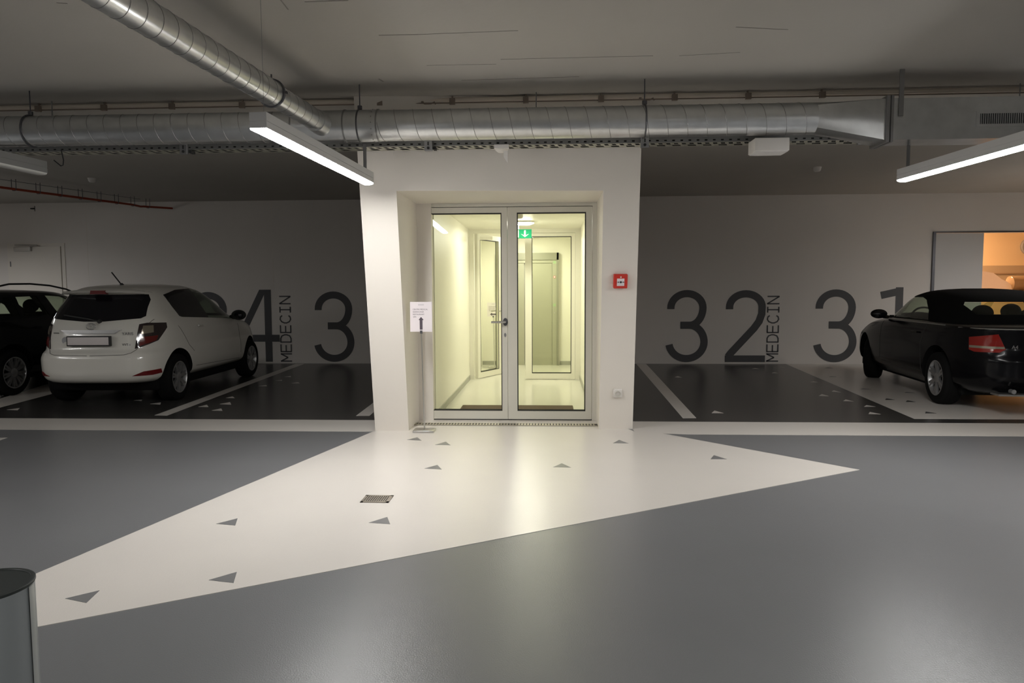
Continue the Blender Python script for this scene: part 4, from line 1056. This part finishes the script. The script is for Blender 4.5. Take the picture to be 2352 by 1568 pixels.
# ============ black convertible
WA = .87
tabA = [(.20, .74, .40, 4.25, 5, 4), (.25, .80, .16, 4.40, 5, 4), (.32, .855, .06, 4.52, 5, 4), (.45, .87, .01, 4.57, 5, 4), (.60, .87, .005, 4.56, 5, 4), (.68, .87, .035, 4.50, 5, 4), (.76, .865, .05, 4.38, 5, 3.8), (.85, .86, .05, 4.15, 5, 3.6), (.92, .845, .05, 3.80, 5, 3.5), (.955, .835, .05, 3.50, 5, 3.4), (.978, .805, .08, 3.34, 4.8, 3.4), (.990, .78, .16, 3.25, 4.4, 3.2)]
topA = [(.96, .775, .62, 3.30, 4.5, 3.6), (1.03, .755, .68, 3.20, 4.5, 3.6), (1.08, .735, .74, 3.10, 4.5, 3.6), (1.16, .70, .85, 2.95, 4.4, 3.6), (1.24, .66, .98, 2.80, 4.2, 3.6), (1.30, .615, 1.14, 2.66, 3.8, 3.4), (1.34, .56, 1.34, 2.50, 3.4, 3), (1.37, .46, 1.58, 2.36, 3, 2.8), (1.39, .30, 1.72, 2.20, 2.6, 2.6), (1.398, .15, 1.80, 2.10, 2.4, 2.4)]
def cav(): return cut_obj(solid([(.50, .78, .85, 3.0, 6, 5), (.99, .72, .85, 3.1, 6, 5), (1.10, .67, .92, 2.98, 5, 4.5), (1.22, .61, 1.06, 2.75, 5, 4.5), (1.33, .48, 1.40, 2.45, 4, 4)], 24, K=20))
sideA = [(1.47, 1.0), (1.58, 1.12), (1.82, 1.25), (2.0, 1.285), (2.55, 1.285), (2.66, 1.25), (2.96, 1.11), (3.17, 1.0)]
def sideprism(): return cutprism([(-1.2, y, z) for y, z in sideA], (2.4, 0, 0))
rearA = [(-.50, 1.09), (.50, 1.09), (.55, 1.20), (.52, 1.235), (-.52, 1.235), (-.55, 1.20)]
def rearprism(): return cutprism([(x, .3, z) for x, z in rearA], (0, 1.2, 0))
def shieldprism(): return cutprism([(-.60, 2.35, 1.04), (.60, 2.35, 1.04), (.52, 2.35, 1.28), (-.52, 2.35, 1.28)], (0, 1.5, 0))
tA = empty('black_convertible', (5.46, 7.73, 0), -.108); tag(tA, 'black convertible car with fabric roof parked on the white bay at right', 'car')
lo = solid(tabA, 56); up = solid(topA, 40)
skA = Skin([bvh_of(lo), bvh_of(up)])
body = lo.obj('body', [M['carblack'], M['cavity']], None, True)
cs = []
for sy in (.98, 3.63):
    for sg in (-1, 1):
        c = MB(); c.lathe([(.375, -.2), (.375, .4)], 40, Matrix.Translation((sg * (WA - .10), sy, .34)) @ Matrix.Rotation(sg * pi / 2, 4, 'Y')); cs.append(cut_obj(c))
sub(body, cs + [cav()]); body.parent = tA
top = up.obj('fabric_roof', [M['fabric'], M['cavity']], None, True)
sub(top, [cav(), sideprism(), rearprism(), shieldprism()]); top.parent = tA
for sg in (1, -1):
    skA.patch([(.7, y, z) for y, z in sideA], (-1, 0, 0), off=-.006, th=.004, mirror=sg < 0).obj('side_window', M['cglass'], tA, True)
    tl = skA.patch([(.83, .25, .855), (.62, .05, .90), (.545, .04, .735), (.60, .05, .70), (.79, .2, .695), (.825, .25, .715)], (-.5, .86, 0), off=.005, th=.03, cell=.02, mirror=sg < 0).obj('tail_lamp', M['redlensb'], tA, True)
    skA.patch([(.82, .25, .765), (.56, .04, .765), (.555, .04, .74), (.82, .25, .738)], (-.5, .86, 0), off=.008, th=.01, cell=.02, mirror=sg < 0).obj('clear_strip', M['clearlens'], tl, True)
    mb = MB()
    for L_ in (skA.line([(.7, 1.30, .96), (.7, 1.42, .70), (.7, 1.38, .36)], (-1, 0, 0)), skA.line([(.7, 2.86, .93), (.7, 2.85, .36)], (-1, 0, 0)), skA.line([(.7, 1.38, .36), (.7, 2.85, .36)], (-1, 0, 0))): mb.tube([(p.x * sg, p.y, p.z) for p in L_], .003, 5)
    mb.obj('door_gap', M['seam'], tA)
    mb = MB(); mb.sphere((sg * .98, 2.60, 1.04), .1, 20, (1.15, .55, .68)); mb.tube([(sg * .80, 2.78, .99), (sg * .90, 2.66, 1.0)], .028, 8)
    mr = mb.obj('side_mirror', M['carblack'], tA, True); MB().sphere((sg * .98, 2.575, 1.04), .08, 16, (1.15, .5, .68)).obj('mirror_glass', M['cdark'], mr, True)
    L_ = skA.line([(.7, 1.50, .84), (.7, 1.72, .84)], (-1, 0, 0), off=.02, n=6); MB().tube([(p.x * sg, p.y, p.z) for p in L_], .012, 8).obj('door_handle', M['carblack'], tA, True)
    # shoulder trim along the waist
    L_ = skA.line([(.9, 3.1, .962), (.9, 2.0, .962), (.9, .75, .962)], (-1, 0, 0), off=.002, n=14); MB().tube([(p.x * sg, p.y, p.z) for p in L_], .006, 6).obj('waist_trim', M['steel'], tA, True)
skA.patch([(x, .8, z) for x, z in rearA], (0, 1, 0), off=-.006, th=.004).obj('rear_window', M['cglass'], tA, True)
skA.patch([(-.62, 2.9, 1.035), (.62, 2.9, 1.035), (.54, 2.7, 1.29), (-.54, 2.7, 1.29)], (0, -1, 0), off=-.004, th=.004, cell=.06).obj('windscreen', M['cglass'], tA, True)
L_ = [Vector((x * .80, skA.ray(Vector((x * .80, -2, .955)), Vector((0, 1, 0)))[0].y - .004, .955)) for x in [i / 12 for i in range(-12, 13)]]
MB().tube(L_, .006, 6).obj('boot_edge_trim', M['steel'], tA, True)
for x, tx, sz in ((-.44, 'A4', .055),):
    h_ = skA.ray(Vector((x, -2, .765)), Vector((0, 1, 0)))
    textmesh(tx, sz, Matrix.Translation((x, h_[0].y - .004, .745)) @ XZ, M['chrome'], 'lettering', tA, .0015)
mb = MB(); mb.tube([(-.47, .05, .29), (-.47, -.02, .29)], .024, 12); mb.obj('exhaust_pipe', M['chrome'], tA, True)
MB().box((-.60, .02, .235), (.60, .20, .255)).obj('diffuser_lip', M['steel'], tA)
MB().box((-.26, .0, .66), (.26, .03, .77), .004).obj('plate_holder', M['black'], tA)
MB().box((-.25, -.004, .665), (.25, .0, .765)).obj('licence_plate', M['plate'], tA)
mb = MB()
for q in range(4): mb.tube([(-.06 + q * .04 + .026 * cos(a * pi / 10), .045, .85 + .026 * sin(a * pi / 10)) for a in range(20)], .004, 6, closed=True)
mb.obj('emblem', M['chrome'], tA, True)
MB().box((-.72, .6, .16), (.72, 4.1, .36), .03).obj('underbody', M['cavity'], tA)
for sy in (.98, 3.63):
    for sg in (-1, 1): wheel(tA, sg * (WA - (.01 if sy < 2 else .07)), sy, .315, .215, sg, 6, M['alloy'], steer=(0 if sy < 2 else -radians(27)), wd=.21)
for x in (-.36, .36): seat(tA, x, 2.0, .55, .98)
for x in (-.32, .32): seat(tA, x, 1.25, .60, .98)
mb = MB(); mb.tube([(-.36 + .18 * cos(a * pi / 12), 2.62 + .05 * sin(a * pi / 12), .96 + .17 * sin(a * pi / 12)) for a in range(24)], .014, 8, closed=True); mb.tube([(-.36, 2.62, .96), (-.36, 2.85, .88)], .03, 8); mb.obj('steering_wheel', M['seat'], tA, True)
mb = MB(); mb.hexa([(-.70, 2.75, .6), (.70, 2.75, .6), (.70, 3.0, .6), (-.70, 3.0, .6), (-.70, 2.85, 1.0), (.70, 2.85, 1.0), (.70, 3.0, 1.01), (-.70, 3.0, 1.01)]); mb.sphere((-.36, 2.86, 1.0), .12, 16, (1.6, .7, .5)); mb.obj('dashboard', M['seat'], tA, True)
mb = MB(); mb.tube([(.70, 1.62, .9), (.62, 2.02, 1.22)], .012, 6); mb.obj('seat_belt', M['seat'], tA)

# ============ dark estate car at the far left
WD = .87
tabD = [(.24, .72, .40, 4.2, 5, 4), (.30, .80, .14, 4.3, 5, 4), (.40, .855, .05, 4.4, 5, 4), (.55, .87, .0, 4.42, 5, 4), (.75, .87, .03, 4.38, 5, 4), (.88, .865, .06, 4.15, 5, 3.6), (.97, .85, .09, 3.6, 5, 3.4), (1.03, .835, .12, 3.25, 5, 3.5), (1.10, .80, .16, 3.08, 5, 3.6), (1.22, .74, .25, 2.82, 5, 3.6), (1.33, .69, .34, 2.55, 5, 3.4), (1.39, .64, .42, 2.38, 4.6, 3.2), (1.42, .56, .55, 2.15, 4, 3), (1.435, .40, .8, 1.9, 3, 2.8), (1.44, .2, 1.0, 1.7, 2.6, 2.6)]
winD = [[(.62, 1.10), (1.00, 1.06), (1.02, 1.33), (.86, 1.33)], [(1.08, 1.06), (1.58, 1.06), (1.50, 1.345), (1.09, 1.335)], [(1.78, 1.06), (2.78, 1.05), (2.56, 1.20), (2.22, 1.335), (1.68, 1.355)]]
cavD = [(.55, .76, .70, 3.0, 6, 5), (1.03, .74, .70, 3.0, 6, 5), (1.22, .66, .75, 2.6, 5, 4.5), (1.37, .56, .85, 2.2, 4.5, 4)]
tD, skD, bodyD = car_base('dark_estate_car', (-8.10, 8.40, 0), .0, 'dark estate car with roof rails cut off by the left edge of the photo', tabD, M['cardark'], (.80, 3.45), .37, .31, cavD,
    [([(-1.2, y, z) for y, z in w_], (2.4, 0, 0)) for w_ in winD] + [([(-.58, 2.0, 1.08), (.58, 2.0, 1.08), (.50, 2.0, 1.36), (-.50, 2.0, 1.36)], (0, 1.6, 0))], WD)
for sg in (1, -1):
    for w_ in winD: skD.patch([(.7, y, z) for y, z in w_], (-1, 0, 0), off=-.004, th=.004, mirror=sg < 0).obj('side_window', M['cglass'], tD, True)
    mb = MB(); pts = [(sg * .60, .62, 1.37), (sg * .60, .72, 1.45), (sg * .595, 1.1, 1.515), (sg * .595, 1.5, 1.522), (sg * .60, 1.9, 1.50), (sg * .61, 2.25, 1.445), (sg * .62, 2.38, 1.405)]
    mb.tube(pts, .013, 8); mb.obj('roof_rail', M['black'], tD, True)
    skD.patch([(.83, .25, .90), (.60, .05, .90), (.58, .04, .74), (.82, .25, .74)], (-.5, .86, 0), off=.004, th=.03, mirror=sg < 0).obj('tail_lamp', M['redlens'], tD, True)
    MB().sphere((sg * .96, 2.65, 1.08), .1, 16, (1.1, .6, .75)).obj('side_mirror', M['cardark'], tD, True)
skD.patch([(-.62, .2, 1.06), (.62, .2, 1.06), (.54, .35, 1.36), (-.54, .35, 1.36)], (0, 1, 0), off=.003, th=.004).obj('rear_window', M['cdark'], tD, True)
skD.patch([(-.60, 2.8, 1.08), (.60, 2.8, 1.08), (.50, 2.5, 1.37), (-.50, 2.5, 1.37)], (0, -1, 0), off=.002, th=.004, cell=.06).obj('windscreen', M['cglass'], tD, True)
MB().box((-.72, .4, .18), (.72, 4.0, .40), .03).obj('underbody', M['cavity'], tD)
for sy in (.80, 3.45):
    for sg in (-1, 1): wheel(tD, sg * (WD - .01), sy, .31, .215, sg, 9, M['alloy'])
for x in (-.36, .36): seat(tD, x, 2.0, .60, 1.08)
for x in (-.34, .34): seat(tD, x, 1.25, .60, 1.06)
